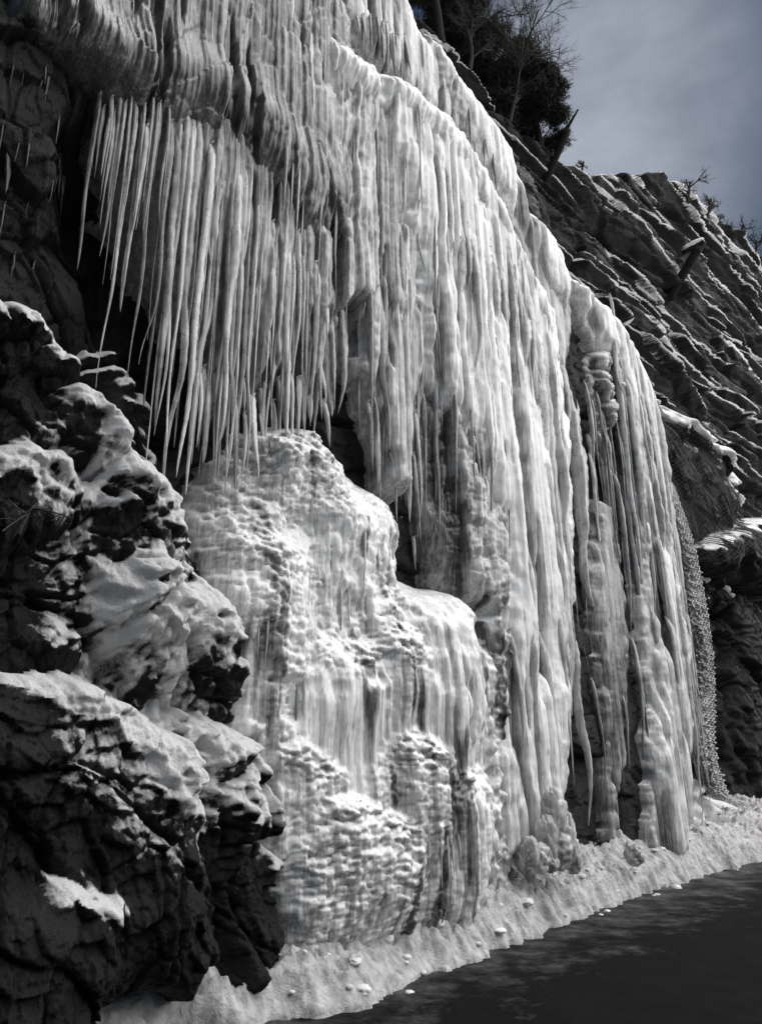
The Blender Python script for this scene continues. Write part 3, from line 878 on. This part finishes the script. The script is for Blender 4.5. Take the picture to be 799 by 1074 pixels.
def stone(name, poly, w, R, label, seed, snow_top=.0, frost=-.25, fs=1.0, cat='boulder'):
    g = G2; px, py, dep = g.plane(w)
    W, sd = ledge_field(poly, w, R, seed, g)
    W = blur(W, 2) + fs * facets(g.U, g.V, seed, ((.9, .22), (.4, .14), (.17, .06)))
    keep = sd > -.35
    t = thing(name, sum(p[0] for p in poly) / len(poly), max(p[1] for p in poly), w, label, cat)
    grid_obj('rock_face', wpos(g.U, g.V, np.where(sd > -.05, W, W - 1.0)), keep, M_ROCK, attr={'frost': 0 * W + frost}, parent=t)
    if snow_top:
        up = slope_up(blur(W, 6), g.U, g.V)
        th = .24 * sstep(.05, .5, up) * sstep(.75, .15, sd) + .12 * fbm(g.U * 2.5, g.V * 2.5, seed + 5, 4) - .16 + snow_top
        th = np.where(sd > -.05, np.minimum(th, .22), -1)
        th = th - .6 * (sd > .85)
        k2 = th > -.02
        grid_obj('snow_cap', wpos(g.U, g.V, blur(W, 14) + blur(np.where(th > 0, th + .03, -.15), 2)), k2, M_SNOW, parent=t)
    G2.top = np.maximum(G2.top, np.where(sd > 0, W, -9))
    return t


stone('boulder', [(660, 400), (692, 410), (712, 425), (735, 436), (755, 458), (778, 482), (790, 505), (792, 560), (765, 590), (722, 600), (700, 590), (670, 520)], -1.1, .8,
      'dark rounded rock bulge under wire netting with snow along its top, right of the ice', 500, .10)
stone('ledge_rock', [(752, 572), (775, 556), (815, 540), (880, 545), (880, 620), (800, 612), (760, 592)], -.5, .4, 'snow covered rock ledge at the right edge below the netted bulge', 510, -.01)
stone('ledge_rock', [(730, 590), (755, 583), (778, 598), (776, 640), (740, 640), (728, 615)], -1.2, .35, 'small rock step under the netted bulge with a dusting of snow', 520, .10)
stone('ledge_rock', [(733, 650), (770, 640), (800, 660), (810, 900), (745, 900), (735, 740)], -1.6, .5, 'tall dark rock wall foot behind the hanging snow crusted netting', 530, .0)
stone('ledge_rock', [(775, 610), (830, 640), (860, 900), (790, 900), (778, 760)], -1.1, .5, 'nearly black rock wall foot at the right edge of the road', 540, .0)
stone('ledge_rock', [(700, 830), (722, 815), (745, 838), (790, 852), (840, 870), (840, 930), (700, 930)], -.7, .35, 'low snow covered rock step at the foot of the netting', 550, .20)


# rockfall netting: zigzag wires twisted into diamonds, draped over the bulge and hanging free below it
def wires(name, lines, r, parent, mat):
    Vs, Fs, n0 = [], [], 0
    for L in lines:
        L = np.asarray(L); m = len(L)
        if m < 2: continue
        T = np.gradient(L, axis=0); T /= np.linalg.norm(T, axis=1)[:, None] + 1e-9
        A = np.cross(T, N); A /= np.linalg.norm(A, axis=1)[:, None] + 1e-9; B = np.cross(T, A)
        ring = np.stack([L + r * A, L + r * B, L - r * A, L - r * B], 1).reshape(-1, 3)
        i = np.arange(m * 4).reshape(m, 4) + n0; j = np.roll(i, -1, 1)
        Fs.append(np.stack([i[:-1], j[:-1], j[1:], i[1:]], -1).reshape(-1, 4)); Vs.append(ring); n0 += m * 4
    return mesh_obj(name, np.vstack(Vs), np.vstack(Fs), mat, parent=parent)


def sample(gr, W, u, v):
    fu = np.clip((u - gr.U[0, 0]) / .035, 0, gr.U.shape[1] - 2); fv = np.clip((v - gr.V[0, 0]) / .035, 0, gr.U.shape[0] - 2)
    i = fu.astype(int); j = fv.astype(int); a = fu - i; b = fv - j
    return (W[j, i] * (1 - a) + W[j, i + 1] * a) * (1 - b) + (W[j + 1, i] * (1 - a) + W[j + 1, i + 1] * a) * b


tN = thing('rockfall_netting', 715, 840, -.8, 'wire rockfall netting draped over the dark rock bulge and hanging crusted with snow', 'netting')
WN = blur(G2.top, 25) + .10
NET = [(668, 430), (700, 432), (735, 452), (772, 492), (788, 520), (790, 575), (745, 592), (700, 590), (672, 540)]
lines = []
pn, qn, _ = G2.plane(-1.0)
inN = poly_sd(pn, qn, NET)
for k, uu in enumerate(np.arange(8.5, 21, .075)):
    for sgn in (1, -1):
        vv = np.arange(2.0, 12.5, .05); zz = uu + sgn * .0375 * np.where(np.arange(len(vv)) % 2 == 0, 1, -1) * (1 if k % 2 == 0 else -1)
        w_ = sample(G2, WN, zz, vv); on = sample(G2, inN, zz, vv) > 0
        P = wpos(zz, vv, w_)
        cut = np.where(np.diff(on.astype(int)) != 0)[0] + 1
        for seg in np.split(np.arange(len(vv)), cut):
            if len(seg) > 3 and on[seg[0]]: lines.append(P[seg])
        break
wires('wire_mesh', lines, .007, tN, M_WIRE)
# the hanging edge of the netting, a curved sheet with a lump of frozen snow in every mesh
HANG = [(697, 500, 10), (706, 530, 14), (716, 565, 17), (724, 600, 17), (731, 640, 17), (737, 680, 16), (738, 715, 18), (735, 745, 22), (736, 775, 20), (742, 805, 18), (752, 832, 20), (768, 842, 26)]
hy = np.array([h[1] for h in HANG], float)
lines, LV, LF, n0 = [], [], [], 0
rows = np.arange(505, 842, 2.8); rg = np.random.default_rng(66)
prev = None
for r_, y in enumerate(rows):
    cxx = np.interp(y, hy, [h[0] for h in HANG]); wd_ = np.interp(y, hy, [h[2] for h in HANG])
    pts = []
    for q in range(9):
        f = (q + (.5 if r_ % 2 else 0)) / 9 - .5
        w_ = -.55 + .25 * math.cos(f * 3) + .10 * math.sin(y * .05) + .04 * rg.normal()
        u, v = unproj(cxx + f * wd_ * 1.5 + rg.normal(0, .4), y + f * 6, w_)
        P = wpos(u, v, w_); pts.append(P)
        big = (1.0 + .9 * sstep(640, 740, np.array(float(y)))) * rg.uniform(.4, .95)
        if rg.random() < .75:
            sc = proj(P)[2] / F
            bv, bf = blob_mesh(P, 1.0 * sc * big, 1.0 * sc * big, int(rg.integers(900)), 8, 6)
            q_ = bv - P; bv = P + q_ * rg.uniform(.4, .85) + np.outer(q_ @ D, D) * rg.uniform(.8, 2.6) + rg.normal(size=3) * sc * .5
            LV.append(bv); LF.append(bf + n0); n0 += len(bv)
    pts = np.array(pts); lines.append(pts)
    if prev is not None:
        for q in range(9):
            lines.append(np.array([prev[q], pts[q]]))
            if r_ % 2 == 1 and q > 0: lines.append(np.array([prev[q], pts[q - 1]]))
            if r_ % 2 == 0 and q < 8: lines.append(np.array([prev[q], pts[q + 1]]))
    prev = pts
wires('hanging_mesh', lines, .008, tN, M_BANK)
tag(mesh_obj('snow_crust', np.vstack(LV), np.vstack(LF), M_BANK, parent=tN), kind='stuff')


# leaning posts on the slope
def tube(L, R, sides=10):
    L = np.asarray(L, float); R = np.asarray(R, float); m = len(L)
    T = np.gradient(L, axis=0); T /= np.linalg.norm(T, axis=1)[:, None] + 1e-9
    ref = np.where(np.abs(T[:, 2:3]) > .9, np.array([[1., 0, 0]]), np.array([[0, 0, 1.]]))
    A = np.cross(T, ref); A /= np.linalg.norm(A, axis=1)[:, None]; B = np.cross(T, A)
    a = np.arange(sides) / sides * 2 * np.pi
    Vv = (L[:, None] + R[:, None, None] * (np.cos(a)[None, :, None] * A[:, None] + np.sin(a)[None, :, None] * B[:, None])).reshape(-1, 3)
    i = np.arange(m * sides).reshape(m, sides); j = np.roll(i, -1, 1)
    return Vv, np.stack([i[:-1], j[:-1], j[1:], i[1:]], -1).reshape(-1, 4)


def taper_tube(pts, r):
    """a rough round timber along pts, closed at both ends"""
    L = np.array(pts); n = 14; t = np.linspace(0, 1, n)
    Q = np.stack([np.interp(t, np.linspace(0, 1, len(L)), L[:, k]) for k in range(3)], -1)
    rr = np.interp(t, np.linspace(0, 1, len(r)), r) * (1 + .08 * vn(t * 9, t * 0 + 3, 2)); rr[0] *= .05; rr[-1] *= .05
    Q[0] = Q[1] - (Q[2] - Q[1]) * .02; Q[-1] = Q[-2] + (Q[-2] - Q[-3]) * .02
    return tube(Q, rr)


a = on_hill(570, 194); b = above(a, 597, 130); a = a - (b - a) * .2
tp = tag(empty('post', a), 'dark leaning post beside the pine tree at the top of the icefall', 'post')
sc = proj(a)[2] / F
mesh_obj('shaft', *taper_tube([a, b], [4.6 * sc, 4.2 * sc, 4.0 * sc]), M_TIMBER, parent=tp)
c = above(a, 607, 113)
mesh_obj('tip_rod', *taper_tube([b - (c - b) * .3, c], [2.2 * sc, 1.4 * sc, .8 * sc]), M_TIMBER, parent=tp)
a = on_hill(706, 304); b = above(a, 731, 262); a = a - (b - a) * .35; b = b + (b - a) * .12
tp = tag(empty('post', a), 'leaning post with a snow covered crosspiece on the dark hillside', 'post')
sc = proj(a)[2] / F
mesh_obj('shaft', *taper_tube([a, b], [5.5 * sc, 4.8 * sc, 4.6 * sc]), M_TIMBER, parent=tp)
c0, c1 = above(a + (b - a) * .95, 714, 266), above(a + (b - a) * .95, 739, 253)
mesh_obj('crosspiece', *taper_tube([c0, c1], [2.5 * sc, 3 * sc, 2.5 * sc]), M_TIMBER, parent=tp)
Vv, Fq = blob_mesh((c0 + c1) / 2 + np.array([0, 0, 4 * sc]), 1, 1, 5)
q = Vv - ((c0 + c1) / 2 + np.array([0, 0, 4 * sc])); ax = (c1 - c0) / np.linalg.norm(c1 - c0)
al = q @ ax; q = q * sc * 3.2 + np.outer(al, ax) * sc * 9
mesh_obj('snow_cap', q + (c0 + c1) / 2 + np.array([0, 0, 4 * sc]), Fq, M_SNOW, parent=tp)


# ------------------------------------------------------------------ road, ground, ploughed snow bank
def gpt(px, py):
    r = ray(px, py); t = -CAMZ / r[2]; P = CAM + t * r - O
    return P @ D, P @ N


BE = [gpt(*p) for p in [(60, 1150), (180, 1092), (330, 1068), (400, 1049), (470, 1018), (540, 990), (600, 966), (650, 948), (700, 930), (760, 912), (830, 895)]]
bu = np.array([p[0] for p in BE]); bs = np.array([p[1] for p in BE])
gub = np.concatenate([np.arange(-2.6, 3, .014), np.arange(3, 8, .022), np.arange(8, 45, .06)]); gsb = np.arange(-3.2, 2.6, .016)
UB, SB2 = np.meshgrid(gub, gsb)
se = np.interp(UB, bu, bs) + .13 * fbm(UB * 3, SB2 * .0 + 2, 600, 4) + .09 * fbm(UB * 6, SB2 * 6, 601, 4)
f = np.clip((se - SB2) / (se + .1), 0, 1)
Hh = .34 * f ** .75 * (1 + .35 * fbm(UB * 1.1, SB2 * 1.1, 602, 3)) + .10 * np.clip(-SB2, 0, 3)
clod = cauli(UB, SB2 / .9, 603, ((.30, .08), (.13, .07), (.06, .045), (.03, .026))) + .04 * fbm(UB * 16, SB2 * 16, 604, 3)
Hh = Hh + 1.2 * clod * sstep(-.02, .3, f) * (.45 + .55 * sstep(-.3, .3, fbm(UB * .8, SB2 * .8, 605, 2))) + .012 - .05 * (f <= 0)
PB = np.stack([O[0] + D[0] * UB + N[0] * SB2, O[1] + D[1] * UB + N[1] * SB2, Hh], -1)
bk = grid_obj('snow_bank', PB, (f > .001) & (Hh > .005), M_BANK, flip=False, base=wpos(0., 0., .8))
tag(bk, 'lumpy bank of ploughed snow and ice rubble along the road foot of the cliff', 'snow', kind='stuff')


def sheet(name, pts, z, mat, label):
    V4 = np.array([[*p, z] for p in pts]); o = mesh_obj(name, V4, [[0, 1, 2, 3]], mat, smooth=False, base=(0, 0, z))
    return tag(o, label, name, kind='structure')


def strip(u0, u1, s0, s1):
    return [(O + D * u + N * s)[:2] for u, s in ((u0, s1), (u1, s1), (u1, s0), (u0, s0))]


mr, nt, b = new_mat('wet_asphalt'); P = pos(nt)
dot = nt.nodes.new('ShaderNodeVectorMath'); dot.operation = 'DOT_PRODUCT'; dot.inputs[1].default_value = tuple(N); nt.links.new(P, dot.inputs[0])
s_ = math_(nt, 'SUBTRACT', dot.outputs['Value'], float(O @ N))
n1 = noise(nt, P, 2.6, 9, .72, .1); n2 = noise(nt, P, 38, 6, .75)
edge_ = math_(nt, 'SUBTRACT', 1.4, s_)                                  # slush pressed along the bank, thinning towards the lane
k = math_(nt, 'ADD', math_(nt, 'MULTIPLY', edge_, .55), math_(nt, 'MULTIPLY', math_(nt, 'SUBTRACT', n1, .5), 2.2))
k = math_(nt, 'MULTIPLY', k, 1.0, True)
asph = ramp(nt, n2, [(.3, .002), (.6, .006), (.8, .025)])
slush = ramp(nt, n1, [(.35, .03), (.7, .15)])
nt.links.new(mix(nt, k, asph, slush), b.inputs['Base Color'])
nt.links.new(ramp(nt, n1, [(.35, .7), (.65, .9)]), b.inputs['Roughness']); b.inputs['Specular IOR Level'].default_value = .04
p = bump(nt, b, n1, .3, .03); bump(nt, b, n2, .6, .01, p)
M_GROUND = rock_material('frozen_ground', .03, .09, False, .6)
sheet('ground', [(-400, -400), (400, -400), (400, 400), (-400, 400)], -.03, M_GROUND, 'dark frozen ground under road and cliff')
sheet('road', strip(-60, 120, -.5, 8.0), .0, mr, 'dark wet asphalt road with grey slush along the snow bank')

# loose lumps of snow and ice thrown onto the bank and the road edge
LG = 'loose lumps of snow and ice on the bank'
rg = np.random.default_rng(71)
for k in range(60):
    x = rg.uniform(300, 798); ye = np.interp(x, [300, 400, 540, 600, 700, 799], [1056, 1043, 990, 966, 930, 903]) + rg.uniform(-34, 10) * (1 - (x - 330) / 900)
    u, s_u = gpt(x, ye)
    iu = int(np.clip(np.searchsorted(gub, u), 1, len(gub) - 2)); js = int(np.clip((s_u + 3.2) / .016, 1, len(gsb) - 2))
    z = max(Hh[js, iu], 0) if f[js, iu] > 0 else 0
    r = .014 + .03 * rg.random() ** 2.2 + (.02 * rg.random() if rg.random() < .08 else 0)
    P = O + D * u + N * s_u; P[2] = z - r * .1
    Vv, Fq = blob_mesh(P, r * rg.uniform(.9, 1.4), r * rg.uniform(.5, .9), 200 + k, 18, 12, .7)
    o = mesh_obj('snow_lump', Vv, Fq, M_SNOW)
    tag(o, 'loose lump of snow or ice on the snow bank or road edge', 'snow lump', LG)
# ------------------------------------------------------------------ trees on the brow of the slope
def needles(C, n, size, rg, up=.35):
    """n thin blades round each centre"""
    C = np.repeat(C, n, 0); m = len(C)
    d = rg.normal(size=(m, 3)); d[:, 2] += up; d /= np.linalg.norm(d, axis=1)[:, None]
    c = C + rg.normal(size=(m, 3)) * size * .35
    s = np.cross(d, rg.normal(size=(m, 3))); s /= np.linalg.norm(s, axis=1)[:, None]
    L = size * rg.uniform(.5, 1.1, (m, 1)); w = size * .075
    Vv = np.stack([c - s * w, c + s * w, c + d * L], 1).reshape(-1, 3)
    return Vv, np.arange(m * 3).reshape(m, 3)


def pine(name, root, top, clumps, label, seed, tuft=.2, per=34, group=None):
    """clumps: (picture x, y, radius) of the foliage masses, each at its own depth on a limb from the trunk"""
    rg = np.random.default_rng(seed)
    A = on_hill(*root, -.15); dep = proj(A)[2]; sc = dep / F
    d0 = np.array([0, 1., 0])
    up = z_at(A, top[1]); B = A + np.array([(top[0] - root[0]) * sc, 0, up - A[2]])
    t = tag(empty(name, A), label, 'tree', group)
    n = 16; q = np.linspace(0, 1, n)
    L = A + (B - A) * q[:, None] + .06 * np.stack([vn(q * 4, q * 0 + seed, 1), vn(q * 4, q * 0 + seed, 2), q * 0], -1)
    mesh_obj('trunk', *tube(L, np.linspace(.14, .03, n)), M_BARK, parent=t)
    Vb, Fb, nb, cen = [], [], 0, []
    for (x, y, r) in clumps:
        zc = z_at(A, y); yy = rg.uniform(-.7, .7)
        Q = np.array([A[0] + (x - root[0]) * sc, A[1] + yy, zc])
        R = r * sc
        m = int(np.clip(14 + (r / 6) ** 2 * 12, 14, 130))
        dd = rg.normal(size=(m, 3)); dd /= np.linalg.norm(dd, axis=1)[:, None]
        pc = Q + dd * (R * rg.uniform(.3, 1.45, (m, 1))) * [1, 1, .7]
        cen.append(pc)
        k = np.clip(((Q[2] - A[2]) / max(B[2] - A[2], .1)) - .12, .02, .95); S = L[int(k * (n - 1))]
        lim = np.array([S, (S + Q) / 2 + rg.normal(size=3) * .06, Q])
        v, f_ = tube(lim, np.array([.035, .022, .012]), 6); Vb.append(v); Fb.append(f_ + nb); nb += len(v)
        for p in pc[::2]:
            v, f_ = tube(np.array([Q, (Q + p) / 2 + rg.normal(size=3) * .03, p]), np.array([.011, .008, .004]), 4); Vb.append(v); Fb.append(f_ + nb); nb += len(v)
    mesh_obj('limbs', np.vstack(Vb), np.vstack(Fb), M_BARK, parent=t)
    v, f_ = needles(np.vstack(cen), per, tuft, rg)
    mesh_obj('crown', v, f_, M_NEEDLE, parent=t, smooth=False)
    return t


PT = 'pine trees on the brow above the ice'
pine('pine_tree', (572, 165), (556, 45), [(590, 66, 12), (578, 60, 9), (601, 72, 5), (560, 72, 14), (545, 82, 16), (570, 92, 18), (592, 100, 9), (550, 108, 18), (575, 118, 17), (592, 128, 10), (560, 132, 15), (535, 100, 12), (540, 122, 12), (598, 138, 7), (520, 75, 12), (582, 80, 9), (548, 142, 12), (565, 152, 10), (530, 125, 14), (585, 146, 8), (555, 92, 14), (575, 104, 16)],
     'dense dark pine tree leaning out over the upper end of the icefall', 701, .22, 34, PT)
pine('pine_tree', (530, 130), (500, -40), [(500, 20, 16), (480, 30, 16), (465, 15, 16), (512, 60, 16), (495, 55, 18), (525, 85, 16), (478, 5, 16), (510, 0, 14), (515, 100, 16), (530, 110, 14), (485, 62, 12), (520, 35, 8), (498, -15, 16), (455, -5, 14), (470, -20, 15), (505, 75, 14), (540, 115, 12), (520, 55, 14), (470, 45, 14), (455, 22, 12), (490, 40, 16), (485, 78, 12), (508, 112, 10)],
     'dark pine tree crowded behind the ice terrace, left of the leaning pine', 702, .22, 30, PT)
pine('pine_tree', (470, 40), (440, -110), [(450, -10, 14), (440, -30, 18), (458, -40, 18), (430, -60, 16), (450, -75, 14)],
     'dark pine tree at the top edge of the photo above the ice', 703, .22, 26, PT)


def branching(name, root, spread, label, seed, cat='tree', levels=4, r0=.06, length=1.0, kids=(3, 5), group=None, lift=.4, on=None):
    rg = np.random.default_rng(seed); A = on_hill(*root, -.04) if on is None else on
    if on is None: length = length * proj(A)[2] / 16; r0 = r0 * proj(A)[2] / 16
    t = tag(empty(name, A), label, cat, group)
    tr, tw, n1, n2 = ([], []), ([], []), 0, 0
    nn = [0, 0]

    def grow(P, d, L, r, lev):
        n = 5; q = np.linspace(0, 1, n)[:, None]
        bend = rg.normal(size=3) * .18 * L
        path = P + d * L * q + bend * q * q
        v, f_ = tube(path, np.linspace(r, r * .6, n), 5 if lev > 1 else 8)
        dst = tr if lev == 0 else tw; k = 0 if lev == 0 else 1
        dst[0].append(v); dst[1].append(f_ + nn[k]); nn[k] += len(v)
        if lev >= levels: return
        for c in range(rg.integers(kids[0], kids[1] + 1)):
            s = rg.uniform(.35, 1.0); i = min(int(s * (n - 1)), n - 1)
            e = d * .9 + rg.normal(size=3) * spread; e[2] += lift * .3; e /= np.linalg.norm(e)
            grow(path[i], e, L * rg.uniform(.5, .8), r * .55, lev + 1)
    grow(A, np.array([.25, -.1, 1.0]) / 1.04, length, r0, 0)
    mesh_obj('trunk', np.vstack(tr[0]), np.vstack(tr[1]), M_TWIG, parent=t)
    mesh_obj('branches', np.vstack(tw[0]), np.vstack(tw[1]), M_TWIG, parent=t)
    return t


branching('bare_tree', (572, 95), .55, 'bare leafless tree with fine twigs against the sky above the pines', 711, 'tree', 5, .045, 1.8, (4, 5))
branching('bare_tree', (520, 45), .55, 'leafless tree with a wide net of twigs at the top edge of the photo', 712, 'tree', 5, .05, 1.2, (3, 4))
SH = 'low shrubs along the hillside skyline'
for k, (x, y, s_, lab) in enumerate([(722, 212, .6, 'small round leafless shrub first on the hillside skyline'), (742, 228, .6, 'wiry shrub on the skyline between two smaller ones'), (754, 236, .4, 'low shrub close beside the wiry one on the skyline'),
                                     (775, 254, .6, 'dark shrub on the skyline near the right edge of the photo'), (792, 268, .5, 'shrub lowest down the skyline at the right edge of the photo'), (612, 175, .3, 'tiny shrub on the skyline just right of the leaning post by the pine')]):
    branching('shrub', (x, y), .8, lab, 720 + k, 'shrub', 4, .03, s_ * .7, (3, 4), SH)
u, v = unproj(20, 560, .75); Pt = wpos(u, v, .75)
branching('dry_twigs', (0, 0), .9, 'tangle of dry twigs sticking out of the dark outcrop at the left edge', 731, 'twigs', 3, .012, .28, (3, 4), on=Pt)


# ------------------------------------------------------------------ camera, light, sky
cam = bpy.data.cameras.new('camera'); cam.sensor_fit = 'VERTICAL'; cam.sensor_height = 36; cam.lens = 36 * F / 1074
cam.clip_end = 2000
co = bpy.data.objects.new('camera', cam); COL.objects.link(co); co.location = (0, 0, CAMZ); co.rotation_euler = (math.pi / 2 + PITCH, 0, 0)
SC.camera = co

sd = Vector((.60, .02, .80)).normalized()
L = bpy.data.lights.new('sun', 'SUN'); L.energy = 1.5; L.angle = math.radians(90); L.color = (1, .98, .955)
lo = bpy.data.objects.new('sun', L); COL.objects.link(lo); lo.rotation_euler = sd.to_track_quat('Z', 'Y').to_euler(); lo.location = (10, -10, 30)

wd = bpy.data.worlds.new('World'); SC.world = wd; wd.use_nodes = True
nt = wd.node_tree; bg = nt.nodes['Background']
sky = nt.nodes.new('ShaderNodeTexSky'); sky.sky_type = 'NISHITA'; sky.sun_disc = False
sky.sun_elevation = math.asin(sd.z); sky.sun_rotation = math.atan2(sd.x, sd.y)
sky.air_density = 1.0; sky.dust_density = .6
hs = nt.nodes.new('ShaderNodeHueSaturation'); hs.inputs['Saturation'].default_value = 2.1; hs.inputs['Value'].default_value = .085
nt.links.new(sky.outputs[0], hs.inputs['Color'])
tc = nt.nodes.new('ShaderNodeTexCoord'); mp = nt.nodes.new('ShaderNodeMapping'); mp.inputs['Scale'].default_value = (1, 1, 1.8)
nt.links.new(tc.outputs['Generated'], mp.inputs['Vector'])
cn = noise(nt, mp.outputs[0], 2.6, 6, .6, .3)
cf = ramp(nt, cn, [(.45, 0), (.68, .8)])
gd = nt.nodes.new('ShaderNodeVectorMath'); gd.operation = 'DOT_PRODUCT'; nv = nt.nodes.new('ShaderNodeVectorMath'); nv.operation = 'NORMALIZE'
nt.links.new(tc.outputs['Generated'], nv.inputs[0]); nt.links.new(nv.outputs[0], gd.inputs[0])
g_ = ray(630, 150); gd.inputs[1].default_value = tuple(g_ / np.linalg.norm(g_))
gl = math_(nt, 'MULTIPLY', math_(nt, 'SUBTRACT', gd.outputs['Value'], .962), 26.3, True)
gl = math_(nt, 'MULTIPLY', math_(nt, 'POWER', gl, 1.5), math_(nt, 'ADD', math_(nt, 'MULTIPLY', cn, 1.2), .1), True)
cm = mix(nt, math_(nt, 'MULTIPLY', cf, .42), hs.outputs[0], (.42, .60, .92))
cm = mix(nt, math_(nt, 'MULTIPLY', gl, .8), cm, (3.2, 3.4, 3.8))
nt.links.new(cm, bg.inputs['Color']); bg.inputs['Strength'].default_value = .06

SC.view_settings.view_transform = 'Standard'; SC.view_settings.look = 'None'; SC.view_settings.gamma = 1
SC.view_settings.exposure = 1.95
SC.render.engine = 'CYCLES'
SC.cycles.use_denoising = True
SC.cycles.max_bounces = 6
